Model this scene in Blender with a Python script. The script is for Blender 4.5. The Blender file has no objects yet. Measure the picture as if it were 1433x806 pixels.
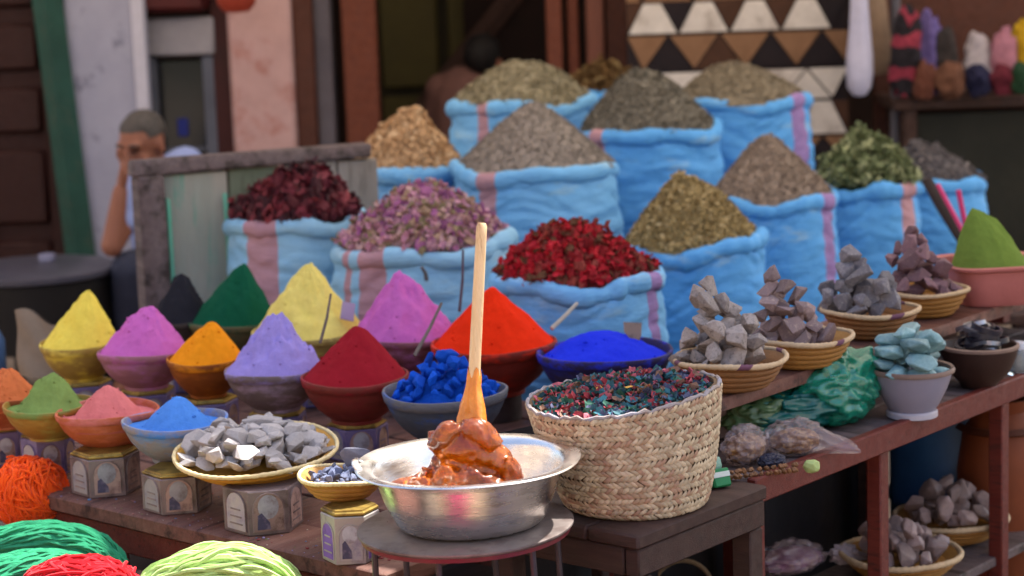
import bpy, bmesh, math, random
import numpy as np
from mathutils import Vector, Matrix, noise

random.seed(7)
rng = np.random.default_rng(7)
C = bpy.context.scene.collection
SC = bpy.context.scene
PI = math.pi
R = math.radians

# ------------------------------------------------------------------ camera
F_PX, CX, CY, CAM_H = 3000.0, 716.5, 403.0, 1.6
PITCH, ROLL = R(9.5), R(2.0)
FWD = Vector((0, math.cos(PITCH), -math.sin(PITCH)))
UP0 = Vector((0, math.sin(PITCH), math.cos(PITCH)))
RT0 = Vector((1, 0, 0))
cR, sR = math.cos(ROLL), math.sin(ROLL)
CAMX = RT0 * cR - UP0 * sR
CAMY = RT0 * sR + UP0 * cR
cd = bpy.data.cameras.new('camera')
cam = bpy.data.objects.new('camera', cd)
C.objects.link(cam)
cam.matrix_world = Matrix(((CAMX.x, CAMY.x, -FWD.x, 0), (CAMX.y, CAMY.y, -FWD.y, 0), (CAMX.z, CAMY.z, -FWD.z, CAM_H), (0, 0, 0, 1)))
cd.sensor_width = 36.0
cd.lens = 36.0 * F_PX / 1433.0
cd.clip_end = 400
cd.clip_start = 0.05
cd.dof.use_dof = True
cd.dof.focus_distance = 3.85
cd.dof.aperture_fstop = 3.4
cd.dof.aperture_blades = 7
SC.camera = cam

# ------------------------------------------------------------------ light
SUN_TO = Vector((0.40, 0.30, 0.865)).normalized()
w = bpy.data.worlds.new('World')
SC.world = w
w.use_nodes = True
nt = w.node_tree
nt.nodes.clear()
sky = nt.nodes.new('ShaderNodeTexSky')
sky.sky_type = 'NISHITA'
sky.sun_disc = False
sky.dust_density = 3.0
sky.ozone_density = 0.6
sky.sun_elevation = math.asin(SUN_TO.z)
sky.sun_rotation = math.atan2(SUN_TO.x, SUN_TO.y)
bg = nt.nodes.new('ShaderNodeBackground')
bg.inputs[1].default_value = 0.15
wo = nt.nodes.new('ShaderNodeOutputWorld')
nt.links.new(sky.outputs[0], bg.inputs[0])
nt.links.new(bg.outputs[0], wo.inputs[0])
sl = bpy.data.lights.new('sun', 'SUN')
sl.energy = 5.0
sl.angle = R(0.5)
sl.color = (1.0, 0.95, 0.87)
so = bpy.data.objects.new('sun', sl)
so.rotation_euler = SUN_TO.to_track_quat('Z', 'Y').to_euler()
so.location = (3, 3, 9)
C.objects.link(so)
SC.view_settings.view_transform = 'Standard'
SC.view_settings.look = 'None'
SC.view_settings.exposure = 1.55
SC.view_settings.gamma = 1.0
SC.view_settings.use_curve_mapping = False
try:
    SC.cycles.max_bounces = 10
    SC.cycles.diffuse_bounces = 5
    SC.cycles.caustics_reflective = True
    SC.cycles.sample_clamp_indirect = 6
except Exception:
    pass


def ray(px, py):
    u, v = (px - CX) / F_PX, -(py - CY) / F_PX
    return FWD + CAMX * u + CAMY * v


def at_z(px, py, z):
    d = ray(px, py)
    return Vector((0, 0, CAM_H)) + d * ((z - CAM_H) / d.z)


def at_y(px, py, y):
    d = ray(px, py)
    return Vector((0, 0, CAM_H)) + d * (y / d.y)


# ------------------------------------------------------------------ materials
def lin(h):
    h = h.lstrip('#')
    r = []
    for i in (0, 2, 4):
        c = int(h[i:i + 2], 16) / 255
        r.append(c / 12.92 if c <= 0.04045 else ((c + 0.055) / 1.055) ** 2.4)
    return (r[0], r[1], r[2], 1.0)


def mat(name, c, c2=None, scale=12.0, thr=0.5, soft=0.25, rough=0.8, bump=0.0, bscale=60.0, metal=0.0, spec=0.35,
        rand=0.0, sss=0.0, trans=0.0, coat=0.0, vary=0.12, stretch=(1, 1, 1), ior=1.45, sheen=0.0, alpha=1.0, c3=None, scale3=4.0, thr3=0.55,
        wave=None, bump2=0.0, bscale2=12.0, emit=None, rvary=0.0):
    m = bpy.data.materials.new(name)
    m.use_nodes = True
    t = m.node_tree
    N, L = t.nodes, t.links
    p = N['Principled BSDF']
    p.inputs['Roughness'].default_value = rough
    p.inputs['Metallic'].default_value = metal
    p.inputs['Specular IOR Level'].default_value = spec
    p.inputs['IOR'].default_value = ior
    if sss:
        p.inputs['Subsurface Weight'].default_value = sss
        p.inputs['Subsurface Radius'].default_value = (0.02, 0.008, 0.002)
        p.inputs['Subsurface Scale'].default_value = 0.8
    if trans: p.inputs['Transmission Weight'].default_value = trans
    if coat:
        p.inputs['Coat Weight'].default_value = coat
        p.inputs['Coat Roughness'].default_value = 0.1
    if sheen: p.inputs['Sheen Weight'].default_value = sheen
    if alpha < 1: p.inputs['Alpha'].default_value = alpha
    tc = N.new('ShaderNodeTexCoord')
    mp = N.new('ShaderNodeMapping')
    mp.inputs['Scale'].default_value = stretch
    L.new(tc.outputs['Object'], mp.inputs['Vector'])
    vec = mp.outputs[0]

    def nz(sc, det=5.0, ro=0.6):
        n = N.new('ShaderNodeTexNoise')
        n.inputs['Scale'].default_value = sc
        n.inputs['Detail'].default_value = det
        n.inputs['Roughness'].default_value = ro
        L.new(vec, n.inputs['Vector'])
        return n.outputs[0]

    def ramp(fac, lo, hi):
        q = N.new('ShaderNodeMapRange')
        q.inputs[1].default_value = lo
        q.inputs[2].default_value = hi
        L.new(fac, q.inputs[0])
        return q.outputs[0]

    def mix(fac, a, b, mode='MIX'):
        q = N.new('ShaderNodeMix')
        q.data_type = 'RGBA'
        q.blend_type = mode
        for s, v in ((q.inputs[0], fac), (q.inputs[6], a), (q.inputs[7], b)):
            if hasattr(v, 'is_output') or hasattr(v, 'links'):
                L.new(v, s)
            else:
                s.default_value = v
        return q.outputs[2]
    base = lin(c)
    if c2:
        base = mix(ramp(nz(scale), thr - soft, thr + soft), lin(c), lin(c2))
    if c3:
        base = mix(ramp(nz(scale3, 7.0, 0.7), thr3 - 0.08, thr3 + 0.08), base, lin(c3))
    if vary:
        v1 = ramp(nz(scale * 3.1, 8.0, 0.75), 0.2, 0.8)
        g = N.new('ShaderNodeMapRange')
        g.inputs[3].default_value = 1 - vary
        g.inputs[4].default_value = 1 + vary
        L.new(v1, g.inputs[0])
        h = N.new('ShaderNodeHueSaturation')
        L.new(g.outputs[0], h.inputs['Value'])
        if hasattr(base, 'links'):
            L.new(base, h.inputs['Color'])
        else:
            h.inputs['Color'].default_value = base
        base = h.outputs[0]
    if rand:
        oi = N.new('ShaderNodeObjectInfo')
        g = N.new('ShaderNodeMapRange')
        g.inputs[3].default_value = 1 - rand
        g.inputs[4].default_value = 1 + rand
        L.new(oi.outputs['Random'], g.inputs[0])
        h = N.new('ShaderNodeHueSaturation')
        L.new(g.outputs[0], h.inputs['Value'])
        if hasattr(base, 'links'):
            L.new(base, h.inputs['Color'])
        else:
            h.inputs['Color'].default_value = base
        base = h.outputs[0]
    if hasattr(base, 'links'):
        L.new(base, p.inputs['Base Color'])
    else:
        p.inputs['Base Color'].default_value = base
    if rvary:
        g = N.new('ShaderNodeMapRange')
        g.inputs[1].default_value = 0.3
        g.inputs[2].default_value = 0.7
        g.inputs[3].default_value = max(0.03, rough - rvary)
        g.inputs[4].default_value = min(1, rough + rvary)
        L.new(nz(scale * 0.7, 6.0), g.inputs[0])
        L.new(g.outputs[0], p.inputs['Roughness'])
    nrm = None
    for st, scl in ((bump, bscale), (bump2, bscale2)):
        if st:
            b = N.new('ShaderNodeBump')
            b.inputs['Strength'].default_value = min(1.0, st)
            b.inputs['Distance'].default_value = 0.35 / scl
            L.new(nz(scl, 6.0, 0.65), b.inputs['Height'])
            if nrm: L.new(nrm, b.inputs['Normal'])
            nrm = b.outputs[0]
    if nrm: L.new(nrm, p.inputs['Normal'])
    return m


_mc = {}
def M(name, *a, **k):
    if name not in _mc: _mc[name] = mat(name, *a, **k)
    return _mc[name]


# ------------------------------------------------------------------ mesh building
class MB:
    def __init__(s):
        s.v, s.f, s.mi = [], [], []

    def add(s, vs, fs, mi=0):
        o = len(s.v)
        s.v += [tuple(x) for x in vs]
        s.f += [tuple(i + o for i in f) for f in fs]
        s.mi += [mi] * len(fs)
        return s

    def box(s, c, d, rot=None, bev=0.0, mi=0, jit=0.0):
        hx, hy, hz = d[0] / 2, d[1] / 2, d[2] / 2
        b = min(bev, hx * .9, hy * .9, hz * .9)
        vs, fs = [], []
        c = Vector(c)
        if b <= 0:
            vs = [Vector((x * hx, y * hy, z * hz)) for x in (-1, 1) for y in (-1, 1) for z in (-1, 1)]
            fs = [(0, 1, 3, 2), (4, 6, 7, 5), (0, 4, 5, 1), (2, 3, 7, 6), (0, 2, 6, 4), (1, 5, 7, 3)]
        else:
            idx = {}
            for x in (-1, 1):
                for y in (-1, 1):
                    for z in (-1, 1):
                        for ax in range(3):
                            q = [x * (hx - b), y * (hy - b), z * (hz - b)]
                            q[ax] = (x, y, z)[ax] * (hx, hy, hz)[ax]
                            idx[(x, y, z, ax)] = len(vs)
                            vs.append(Vector(q))
            for ax in range(3):
                o1, o2 = [i for i in range(3) if i != ax]
                for sg in (-1, 1):
                    q = []
                    for a, bb in ((-1, -1), (1, -1), (1, 1), (-1, 1)):
                        k = [0, 0, 0]
                        k[ax], k[o1], k[o2] = sg, a, bb
                        q.append(idx[(*k, ax)])
                    fs.append(tuple(q))
                for a in (-1, 1):
                    for bb in (-1, 1):
                        q = []
                        for sg, axx in ((-1, o1), (1, o1), (1, o2), (-1, o2)):
                            k = [0, 0, 0]
                            k[ax], k[o1], k[o2] = sg, a, bb
                            q.append(idx[(*k, axx)])
                        fs.append(tuple(q))
            for x in (-1, 1):
                for y in (-1, 1):
                    for z in (-1, 1):
                        fs.append(tuple(idx[(x, y, z, a)] for a in range(3)))
        if jit:
            vs = [x + Vector((random.uniform(-jit, jit), random.uniform(-jit, jit), random.uniform(-jit, jit))) for x in vs]
        if rot is not None: vs = [rot @ x for x in vs]
        return s.add([x + c for x in vs], fs, mi)

    def lathe(s, prof, n=48, c=(0, 0, 0), wob=None, mi=0, cap=True, closed=False):
        """prof: list of (r, z). wob(angle, i, r, z) -> (r, z)"""
        c = Vector(c)
        vs, fs = [], []
        for i, (r, z) in enumerate(prof):
            for k in range(n):
                a = 2 * PI * k / n
                rr, zz = wob(a, i, r, z) if wob else (r, z)
                vs.append((c.x + rr * math.cos(a), c.y + rr * math.sin(a), c.z + zz))
        m = len(prof)
        for i in range(m if closed else m - 1):
            j = (i + 1) % m
            for k in range(n):
                k2 = (k + 1) % n
                fs.append((i * n + k, i * n + k2, j * n + k2, j * n + k))
        if cap and not closed:
            if prof[0][0] > 1e-5: fs.append(tuple(range(n - 1, -1, -1)))
            if prof[-1][0] > 1e-5: fs.append(tuple((m - 1) * n + k for k in range(n)))
        return s.add(vs, fs, mi)

    def tube(s, pts, rad, n=6, mi=0, flat=1.0, cap=True):
        pts = [Vector(p) for p in pts]
        vs, fs = [], []
        up = Vector((0, 0, 1))
        prev = None
        for i, p in enumerate(pts):
            t = (pts[min(i + 1, len(pts) - 1)] - pts[max(i - 1, 0)])
            t = t.normalized() if t.length > 1e-9 else Vector((1, 0, 0))
            if prev is None:
                a = t.cross(up) if abs(t.z) < .95 else t.cross(Vector((1, 0, 0)))
            else:
                a = prev - t * prev.dot(t)
            a = a.normalized() if a.length > 1e-9 else Vector((1, 0, 0))
            prev = a
            b = t.cross(a)
            r = rad[i] if hasattr(rad, '__len__') else rad
            for k in range(n):
                q = 2 * PI * k / n
                vs.append(p + a * (math.cos(q) * r) + b * (math.sin(q) * r * flat))
        for i in range(len(pts) - 1):
            for k in range(n):
                k2 = (k + 1) % n
                fs.append((i * n + k, i * n + k2, (i + 1) * n + k2, (i + 1) * n + k))
        if cap:
            fs.append(tuple(range(n - 1, -1, -1)))
            fs.append(tuple((len(pts) - 1) * n + k for k in range(n)))
        return s.add(vs, fs, mi)

    def ball(s, c, r, nu=14, nv=9, rot=None, fn=None, mi=0):
        c = Vector(c)
        r = r if hasattr(r, '__len__') else (r, r, r)
        vs, fs = [], []
        for j in range(nv + 1):
            ph = PI * j / nv
            for k in range(nu):
                a = 2 * PI * k / nu
                d = Vector((math.sin(ph) * math.cos(a), math.sin(ph) * math.sin(a), math.cos(ph)))
                q = Vector((d.x * r[0], d.y * r[1], d.z * r[2]))
                if fn: q = fn(d, q)
                if rot is not None: q = rot @ q
                vs.append(q + c)
        for j in range(nv):
            for k in range(nu):
                k2 = (k + 1) % nu
                if j == 0: fs.append((k, (j + 1) * nu + k, (j + 1) * nu + k2))
                elif j == nv - 1: fs.append((j * nu + k, (j + 1) * nu + k, j * nu + k2))
                else: fs.append((j * nu + k, (j + 1) * nu + k, (j + 1) * nu + k2, j * nu + k2))
        return s.add(vs, fs, mi)

    def prism(s, poly, d, frame=None, mi=0):
        """poly: 2D (x, z) outline, extruded along y by d"""
        n = len(poly)
        vs = [Vector((x, 0, z)) for x, z in poly] + [Vector((x, d, z)) for x, z in poly]
        fs = [tuple(range(n)), tuple(range(2 * n - 1, n - 1, -1))]
        fs += [((i + 1) % n, i, i + n, (i + 1) % n + n) for i in range(n)]
        if frame is not None: vs = [frame @ x for x in vs]
        return s.add(vs, fs, mi)

    def mesh(s, name, mats, smooth=True, angle=40):
        me = bpy.data.meshes.new(name)
        me.from_pydata(s.v, [], s.f)
        for m in (mats if isinstance(mats, (list, tuple)) else [mats]): me.materials.append(m)
        me.polygons.foreach_set('material_index', s.mi)
        bm = bmesh.new()
        bm.from_mesh(me)
        loose = [v for v in bm.verts if not v.link_faces]
        if loose: bmesh.ops.delete(bm, geom=loose, context='VERTS')
        bmesh.ops.recalc_face_normals(bm, faces=bm.faces)
        if smooth:
            lim = R(angle)
            for f in bm.faces: f.smooth = True
            for e in bm.edges:
                if len(e.link_faces) != 2 or e.calc_face_angle(0) > lim: e.smooth = False
        bm.to_mesh(me)
        bm.free()
        return me

    def build(s, name, mats, parent=None, loc=None, rot=None, smooth=True, angle=40):
        return link(name, s.mesh(name, mats, smooth, angle), parent, loc, rot)


def link(name, me, parent=None, loc=None, rot=None):
    o = bpy.data.objects.new(name, me)
    C.objects.link(o)
    if parent is not None: o.parent = parent
    if loc is not None: o.location = loc
    if rot is not None: o.rotation_euler = rot
    return o


def tag(o, label, cat, group=None):
    o['label'] = label
    o['category'] = cat
    if group: o['group'] = group
    return o


def thing(name, label, cat, loc=(0, 0, 0), rot=(0, 0, 0), group=None):
    o = bpy.data.objects.new(name, None)
    o.empty_display_size = 0.05
    C.objects.link(o)
    o.location = loc
    o.rotation_euler = rot
    return tag(o, label, cat, group)


def struct(o):
    o['kind'] = 'structure'
    return o


def copy_tree(o, loc=None, rot=None, parent=None):
    c = o.copy()
    C.objects.link(c)
    if parent is not None: c.parent = parent
    if loc is not None: c.location = loc
    if rot is not None: c.rotation_euler = rot
    for ch in o.children: copy_tree(ch, parent=c)
    return c


def fbm(x, y, z, o=4):
    return noise.fractal(Vector((x, y, z)), 0.9, 2.1, o)


def rz(a): return Matrix.Rotation(a, 3, 'Z')
def ry(a): return Matrix.Rotation(a, 3, 'Y')
def rx(a): return Matrix.Rotation(a, 3, 'X')
def rand_rot():
    return Vector((random.gauss(0, 1), random.gauss(0, 1), random.gauss(0, 1))).to_track_quat('Z', 'Y').to_matrix() @ rz(random.uniform(0, 6.28))


def union(name, mb, m, parent, voxel, it=4, loc=None):
    """one continuous surface out of overlapping closed volumes"""
    o = mb.build(name, m, parent, loc)
    r = o.modifiers.new('remesh', 'REMESH')
    r.mode = 'VOXEL'
    r.voxel_size = voxel
    r.use_smooth_shade = True
    q = o.modifiers.new('smooth', 'SMOOTH')
    q.factor = 0.5
    q.iterations = it
    return o

# awning edge: a point on it and its direction
AW_X, AW_Y, AW_DX, AW_DY = -0.19, 5.09, 1.13, -0.76

# ------------------------------------------------------------------ common materials
def wood(name, c, c2, **k):
    d = dict(scale=5, stretch=(9, 1, 9), rough=.65, bump=.35, bscale=40, vary=.22, rvary=.15)
    d.update(k)
    return M(name, c, c2, **d)


MW_DARK = wood('dark_brown_wood', '#2c1c18', '#45302a')
MW_RED = wood('oxblood_painted_wood', '#5a1f1a', '#6d3026', c3='#3a211c', scale3=14, thr3=.6, rough=.5)
MW_TABLE = wood('worn_plank_wood', '#5b362e', '#7a574b', c3='#3a2622', scale3=3, thr3=.58, vary=.3, rough=.6)
MW_OLD = wood('grey_old_timber', '#55484a', '#6d5f5e', c3='#332a27', scale3=2, bscale=14)
MW_TRIM = wood('red_brown_door_frame', '#552a1e', '#6b3826')
MW_TRIM2 = wood('umber_door_frame', '#43251d', '#532f24')
M_DOOR = wood('mahogany_door', '#270e0c', '#341512', rough=.55)
M_GREEN = M('green_painted_post', '#183c34', '#224c42', scale=9, rough=.6, bump=.2, c3='#3c4b40', scale3=12, thr3=.62)
M_WHITE = M('scuffed_white_paint', '#9fa1b4', '#8d8fa5', scale=4, rough=.6, vary=.08, c3='#4f5266', scale3=9, thr3=.66, stretch=(1, 1, .8))
M_PINK = M('pink_plaster', '#bc9c9c', '#ac8c8b', scale=5, rough=.9, bump=.3, bscale=60, c3='#9c655d', scale3=6, thr3=.62)
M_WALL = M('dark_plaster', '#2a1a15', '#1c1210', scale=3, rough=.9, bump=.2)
M_GROUND = M('stone_ground', '#8d7f72', '#7b6e62', scale=2.5, rough=.9, bump=.4, bscale=14, c3='#5d544d', scale3=3)
M_METAL = M('brushed_steel', '#e6e3e0', '#d2cfcc', scale=14, rough=.27, metal=1, vary=.1, bump=.06, bscale=45, stretch=(1, 1, 6), rvary=.1)
M_IRON = M('worn_stand_metal', '#7d736f', '#645b58', scale=9, rough=.42, metal=.25, bump=.15, bscale=70, c3='#4d403d', scale3=14, thr3=.58, rvary=.15)

# ------------------------------------------------------------------ ground, roof, walls
g = MB()
n = 40
for i in range(n + 1):
    for j in range(n + 1):
        x, y = -60 + 120 * i / n, -60 + 120 * j / n
        g.v.append((x, y, 0.0))
for i in range(n):
    for j in range(n):
        a = i * (n + 1) + j
        g.f.append((a, a + n + 1, a + n + 2, a + 1))
        g.mi.append(0)
struct(g.build('ground', M_GROUND))

# the awning over the stall: its front edge throws the shade line across the foreground
aw = thing('awning', 'faded canvas awning stretched over the whole spice stall', 'awning', (0, 0, 0))
M_CANVAS = M('awning_canvas', '#c9bba4', '#b9aa92', scale=3, rough=.9, bump=.1)
_t = M_CANVAS.node_tree                       # thin canvas lets some daylight through
_tr, _mx = _t.nodes.new('ShaderNodeBsdfTranslucent'), _t.nodes.new('ShaderNodeMixShader')
_tr.inputs[0].default_value = (.80, .68, .55, 1)
_mx.inputs[0].default_value = .36
_p = _t.nodes['Principled BSDF']
_t.links.new(_p.outputs[0], _mx.inputs[1])
_t.links.new(_tr.outputs[0], _mx.inputs[2])
_t.links.new(_mx.outputs[0], [n_ for n_ in _t.nodes if n_.type == 'OUTPUT_MATERIAL'][0].inputs[0])
E0, ED = Vector((AW_X, AW_Y, 0)), Vector((AW_DX, AW_DY, 0)).normalized()
mb = MB()
vs, fs = [], []
na, nb = 28, 16
for i in range(na + 1):
    t = -7 + 14 * i / na
    e = E0 + ED * t
    for j in range(nb + 1):
        s = j / nb
        q = Vector((e.x + (e.x * .1) * s, e.y * (1 - s) + 9.02 * s, 2.62 + .35 * s - .05 * math.sin(PI * s)))
        q.z += .015 * math.sin(i * 1.9) * math.sin(PI * s)
        vs.append(q)
for i in range(na):
    for j in range(nb):
        a = i * (nb + 1) + j
        fs.append((a, a + nb + 1, a + nb + 2, a + 1))
mb.add(vs, fs)
mb.build('canvas', M_CANVAS, aw)
mb = MB()
mb.tube([E0 + ED * -7 + Vector((0, 0, 2.6)), E0 + ED * 7 + Vector((0, 0, 2.6))], .022, 8)
mb.build('front_pole', MW_OLD, aw)

# sunlit houses across the lane and at its end: they stand out of the picture but show in the steel bowl and light the stall
M_OCHRE = M('rose_ochre_plaster', '#d2c0ae', '#c6b3a0', scale=1.5, rough=.9, bump=.3, bscale=20, c3='#b39d8a', scale3=2, thr3=.62)
for lbl, loc, rot, ln, hh in (('rose ochre house across the lane from the stall', (0, -6.5, 0), 0, 18, 5.5), ('rose ochre house closing the lane beyond the cafe table', (-7.5, 1.5, 0), PI / 2, 14, 5.0)):
    hs = thing('house', lbl, 'house', loc, (0, 0, rot))
    sgn = 1 if rot == 0 else -1
    MB().box((0, -.2 * sgn, hh / 2), (ln, .4, hh)).build('wall', M_OCHRE, hs, smooth=False)
    MB().box((0, -.2 * sgn, hh + .08), (ln + .2, .6, .16), bev=.02).build('parapet', M_OCHRE, hs, smooth=False)
    for k in range(5):
        xx = -ln / 2 + ln * (k + .5) / 5
        wn = MB().box((xx, .01 * sgn, 3.6), (1.0, .06, 1.3), bev=.01).build('window', MW_TRIM2, hs, smooth=False)
        MB().box((xx, .035 * sgn, 3.6), (.84, .03, 1.14)).build('pane', M('dark_cabinet_glass', '#1a1f24', rough=.12, spec=.5), wn, smooth=False)
        MB().box((xx, .02 * sgn, 1.05), (1.2, .08, 2.1), bev=.01).build('door', M_GREEN if k % 2 else M_DOOR, hs, smooth=False)

# back wall, interior and ceiling of the shops behind
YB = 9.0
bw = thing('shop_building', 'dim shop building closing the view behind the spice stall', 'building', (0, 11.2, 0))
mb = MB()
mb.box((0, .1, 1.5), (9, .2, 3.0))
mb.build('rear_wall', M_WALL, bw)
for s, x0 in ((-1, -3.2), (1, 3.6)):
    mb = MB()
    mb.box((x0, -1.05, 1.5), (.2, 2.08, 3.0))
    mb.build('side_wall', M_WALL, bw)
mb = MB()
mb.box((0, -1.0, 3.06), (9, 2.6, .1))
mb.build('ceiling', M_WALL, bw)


def pane(px0, px1, y, py=150):
    """world x range of a pixel range at distance y"""
    return at_y(px0, py, y).x, at_y(px1, py, y).x


def zy(px, py, y): return at_y(px, py, y).z


# left wooden door with raised frame and recessed panels
x0, x1 = pane(-60, 92, 8.85, 170)
d = thing('wooden_door', 'dark mahogany panelled wooden door beside the green post', 'door', ((x0 + x1) / 2, 8.9, 0))
wd = x1 - x0
mb = MB()
mb.box((0, .02, 1.2), (wd, .03, 2.4))
mb.build('door_leaf', M_DOOR, d)
zs = [0.05, .42, .80, 1.06, 1.32, 2.3]
for i in range(len(zs) - 1):
    mb = MB()
    mb.box((0, -.012, (zs[i] + zs[i + 1]) / 2), (wd - .2, .035, zs[i + 1] - zs[i] - .07), bev=.02)
    mb.build('door_panel', M_DOOR, d)
for s in (-1, 1):
    mb = MB()
    mb.box((s * (wd / 2 - .045), -.02, 1.2), (.09, .05, 2.4), bev=.008)
    mb.build('door_stile', M_DOOR, d)
# leaning green post
a, b = at_y(66, 0, 8.75), at_y(112, 350, 8.75)
up = (a - b).normalized()
p0, p1 = b - up * (b.z / up.z - .0), a + up * 1.2
gp = tag(MB().tube([p0, p1], .062, 4).build('green_post', M_GREEN, smooth=False), 'dark green painted door post leaning beside the mahogany door', 'post')
# white scuffed door panel
x0, x1 = pane(100, 212, 8.8, 150)
wp = thing('white_door', 'scuffed white door leaf standing open behind the seated man', 'door', ((x0 + x1) / 2, 8.8, 0))
mb = MB()
mb.box((0, 0, 1.05), (x1 - x0, .045, 2.1), bev=.006)
wl = mb.build('door_leaf', M_WHITE, wp)
mb = MB()
mb.box(((x1 - x0) / 2 - .03, -.03, 1.05), (.05, .02, 2.08), bev=.004)
mb.build('edge_strip', M('pale_white_paint', '#b4b4c4', rough=.5), wl)
# drinks cabinet
x0, x1 = pane(206, 300, 8.9, 120)
cab = thing('drinks_cabinet', 'old white drinks cabinet with a dark glass front', 'cabinet', ((x0 + x1) / 2, 9.0, 0))
cw = x1 - x0
M_CAB = M('cabinet_white', '#96939a', '#85838c', scale=6, rough=.5, c3='#5d6377', scale3=14, thr3=.66)
M_CABG = M('cabinet_grey', '#5a5e6c', '#4b4f5c', scale=6, rough=.5)
mb = MB()
mb.box((0, .12, .55), (cw, .3, 1.1))
cbd = mb.build('cabinet_body', M('cabinet_black', '#15161a', rough=.4), cab)
zt0, zt1 = zy(250, 80, 8.8), zy(250, 26, 8.8)
mb = MB()
mb.box((0, -.06, (zt0 + zt1) / 2), (cw + .02, .08, zt1 - zt0), bev=.01)
mb.build('header_panel', M_CAB, cab)
for sx, ww in ((-1, .035), (1, .05)):
    mb = MB()
    mb.box((sx * (cw / 2 - ww / 2), -.05, zt0 / 2 - .003), (ww, .06, zt0 - .006), bev=.005)
    mb.build('door_frame', M_CABG, cab)
mb = MB()
mb.box((0, -.035, zt0 / 2), (cw - .1, .006, zt0 - .05))
mb.build('glass', M('dark_cabinet_glass', '#1a1f24', rough=.12, spec=.5), cab)
for i in range(2):
    mb = MB()
    mb.box((0.0, -.05, .55 + i * .19), (cw - .11, .02, .015))
    mb.build('shelf_edge', M_CABG, cbd)
mb = MB()
mb.box((-.01, -.047, .83), (.045, .012, .075), bev=.004)
mb.build('blue_carton', M('blue_carton', '#1d2a7a', rough=.5), cab)
mb = MB()
zt = zy(250, 24, 8.8)
mb.box(((x0 + x1) / 2, 8.92, zt + .17), (cw - .01, .22, .3), bev=.02)
tag(mb.build('red_crate', M('dark_red_paint', '#4c0f10', '#3a0b0d', scale=6, rough=.5)), 'dark red box standing on top of the drinks cabinet', 'box')
# dark red post
x0, x1 = pane(298, 326, 8.95, 100)
mb = MB().box(((x0 + x1) / 2, 8.98, 1.4), (x1 - x0, .12, 2.8), bev=.01)
tag(mb.build('door_post', M('maroon_paint', '#3d1414', '#2c0f10', scale=6, rough=.6)), 'maroon door post between the drinks cabinet and the pink pillar', 'post')
# pink pillar
x0, x1 = pane(322, 412, 8.9, 100)
pp = thing('pink_pillar', 'pink plastered wall pillar behind the timber fence', 'pillar', ((x0 + x1) / 2, 9.0, 0))
mb = MB()
nx, nz_ = 10, 40
mb.box((0, 0, 1.4), (x1 - x0, .25, 2.8), bev=.015)
mb.build('shaft', M_PINK, pp)
mb = MB()
mb.box((0, -.14, .12), (x1 - x0 + .03, .05, .24), bev=.01)
mb.build('plinth', M_PINK, pp)
# red clay pot hanging
q = at_y(330, -12, 8.6)
pt = thing('hanging_pot', 'red clay pot hanging in front of the pink pillar', 'pot', (q.x, q.y, q.z))
M_POT = M('red_clay', '#9a3a28', '#84301f', scale=8, rough=.7)
MB().lathe([(.0, -.085), (.05, -.08), (.075, -.05), (.085, 0), (.07, .05), (.055, .07), (.06, .085), (.05, .085), (.045, .06), (.0, .05)], 24).build('pot_body', M_POT, pt)
for a in (0.4, 2.5, 4.6):
    MB().tube([(.058 * math.cos(a), .058 * math.sin(a), .08), (.004, 0, .6), (0, 0, 2.95 - q.z)], .003, 5).build('hanging_string', MW_OLD, pt)
# posts and strips in order
def post(px0, px1, y, m, label, py=80, dep=.1):
    xa, xb = pane(px0, px1, y, py)
    o = MB().box(((xa + xb) / 2, y + dep / 2, 1.42), (xb - xa, dep, 2.84), bev=.008).build('door_post', m)
    return tag(o, label, 'post')
post(411, 440, 8.9, MW_TRIM2, 'umber brown door post right against the pink pillar')
post(440, 466, 8.95, M('grey_render', '#6f6a72', '#5d5962', scale=6, rough=.9), 'narrow grey strip of wall post beside the umber post')
post(480, 528, 8.85, MW_TRIM, 'wide red-brown door post at the edge of the olive shop door')
post(766, 788, 8.8, MW_TRIM, 'first slim red-brown post left of the cowhide rug')
post(795, 811, 8.85, MW_TRIM, 'thinnest red-brown post in the row left of the cowhide rug')
post(822, 846, 8.8, M('dusty_brown_wood', '#6d4337', '#5c372d', scale=5, stretch=(9, 9, 1), rough=.7), 'dusty lighter brown post left of the cowhide rug')
post(848, 880, 8.85, MW_TRIM2, 'dark umber post touching the cowhide rug')
# olive panelled shop door inside
x0, x1 = pane(528, 770, 10.2, 90)
od = thing('olive_door', 'olive panelled door in the dim shop behind the second man', 'door', ((x0 + x1) / 2, 10.25, 0))
M_OLIVE = M('olive_paint', '#4b4420', '#3c361a', scale=4, rough=.7)
ww = x1 - x0
MB().box((0, .03, 1.2), (ww, .04, 2.4)).build('door_leaf', M('dark_olive', '#262110', '#1c190e', scale=4, rough=.8), od)
for cx, w_ in ((-ww * .31, ww * .33), (ww * .08, ww * .33)):
    for za, zb in ((.2, .83), (.87, 1.36), (1.4, 2.2)):
        MB().box((cx, -.0, (za + zb) / 2), (w_, .03, zb - za), bev=.012).build('door_panel', M_OLIVE, od)
a, b = at_y(760, -60, 10.05), at_y(575, 175, 10.05)
tag(MB().tube([a + (a - b) * .4, b - (a - b) * .3], .05, 4).build('stair_rail', MW_DARK, smooth=False), 'dark wooden beam sloping across the olive shop door', 'beam')
a = at_y(690, 90, 10.1)
tag(MB().box((a.x + .08, 10.12, 1.2), (.42, .06, 2.4)).build('shop_curtain', M('brown_black_cloth', '#1c0d0a', '#150a08', rough=.95)), 'near black curtain hanging behind the sloping beam', 'curtain')

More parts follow.
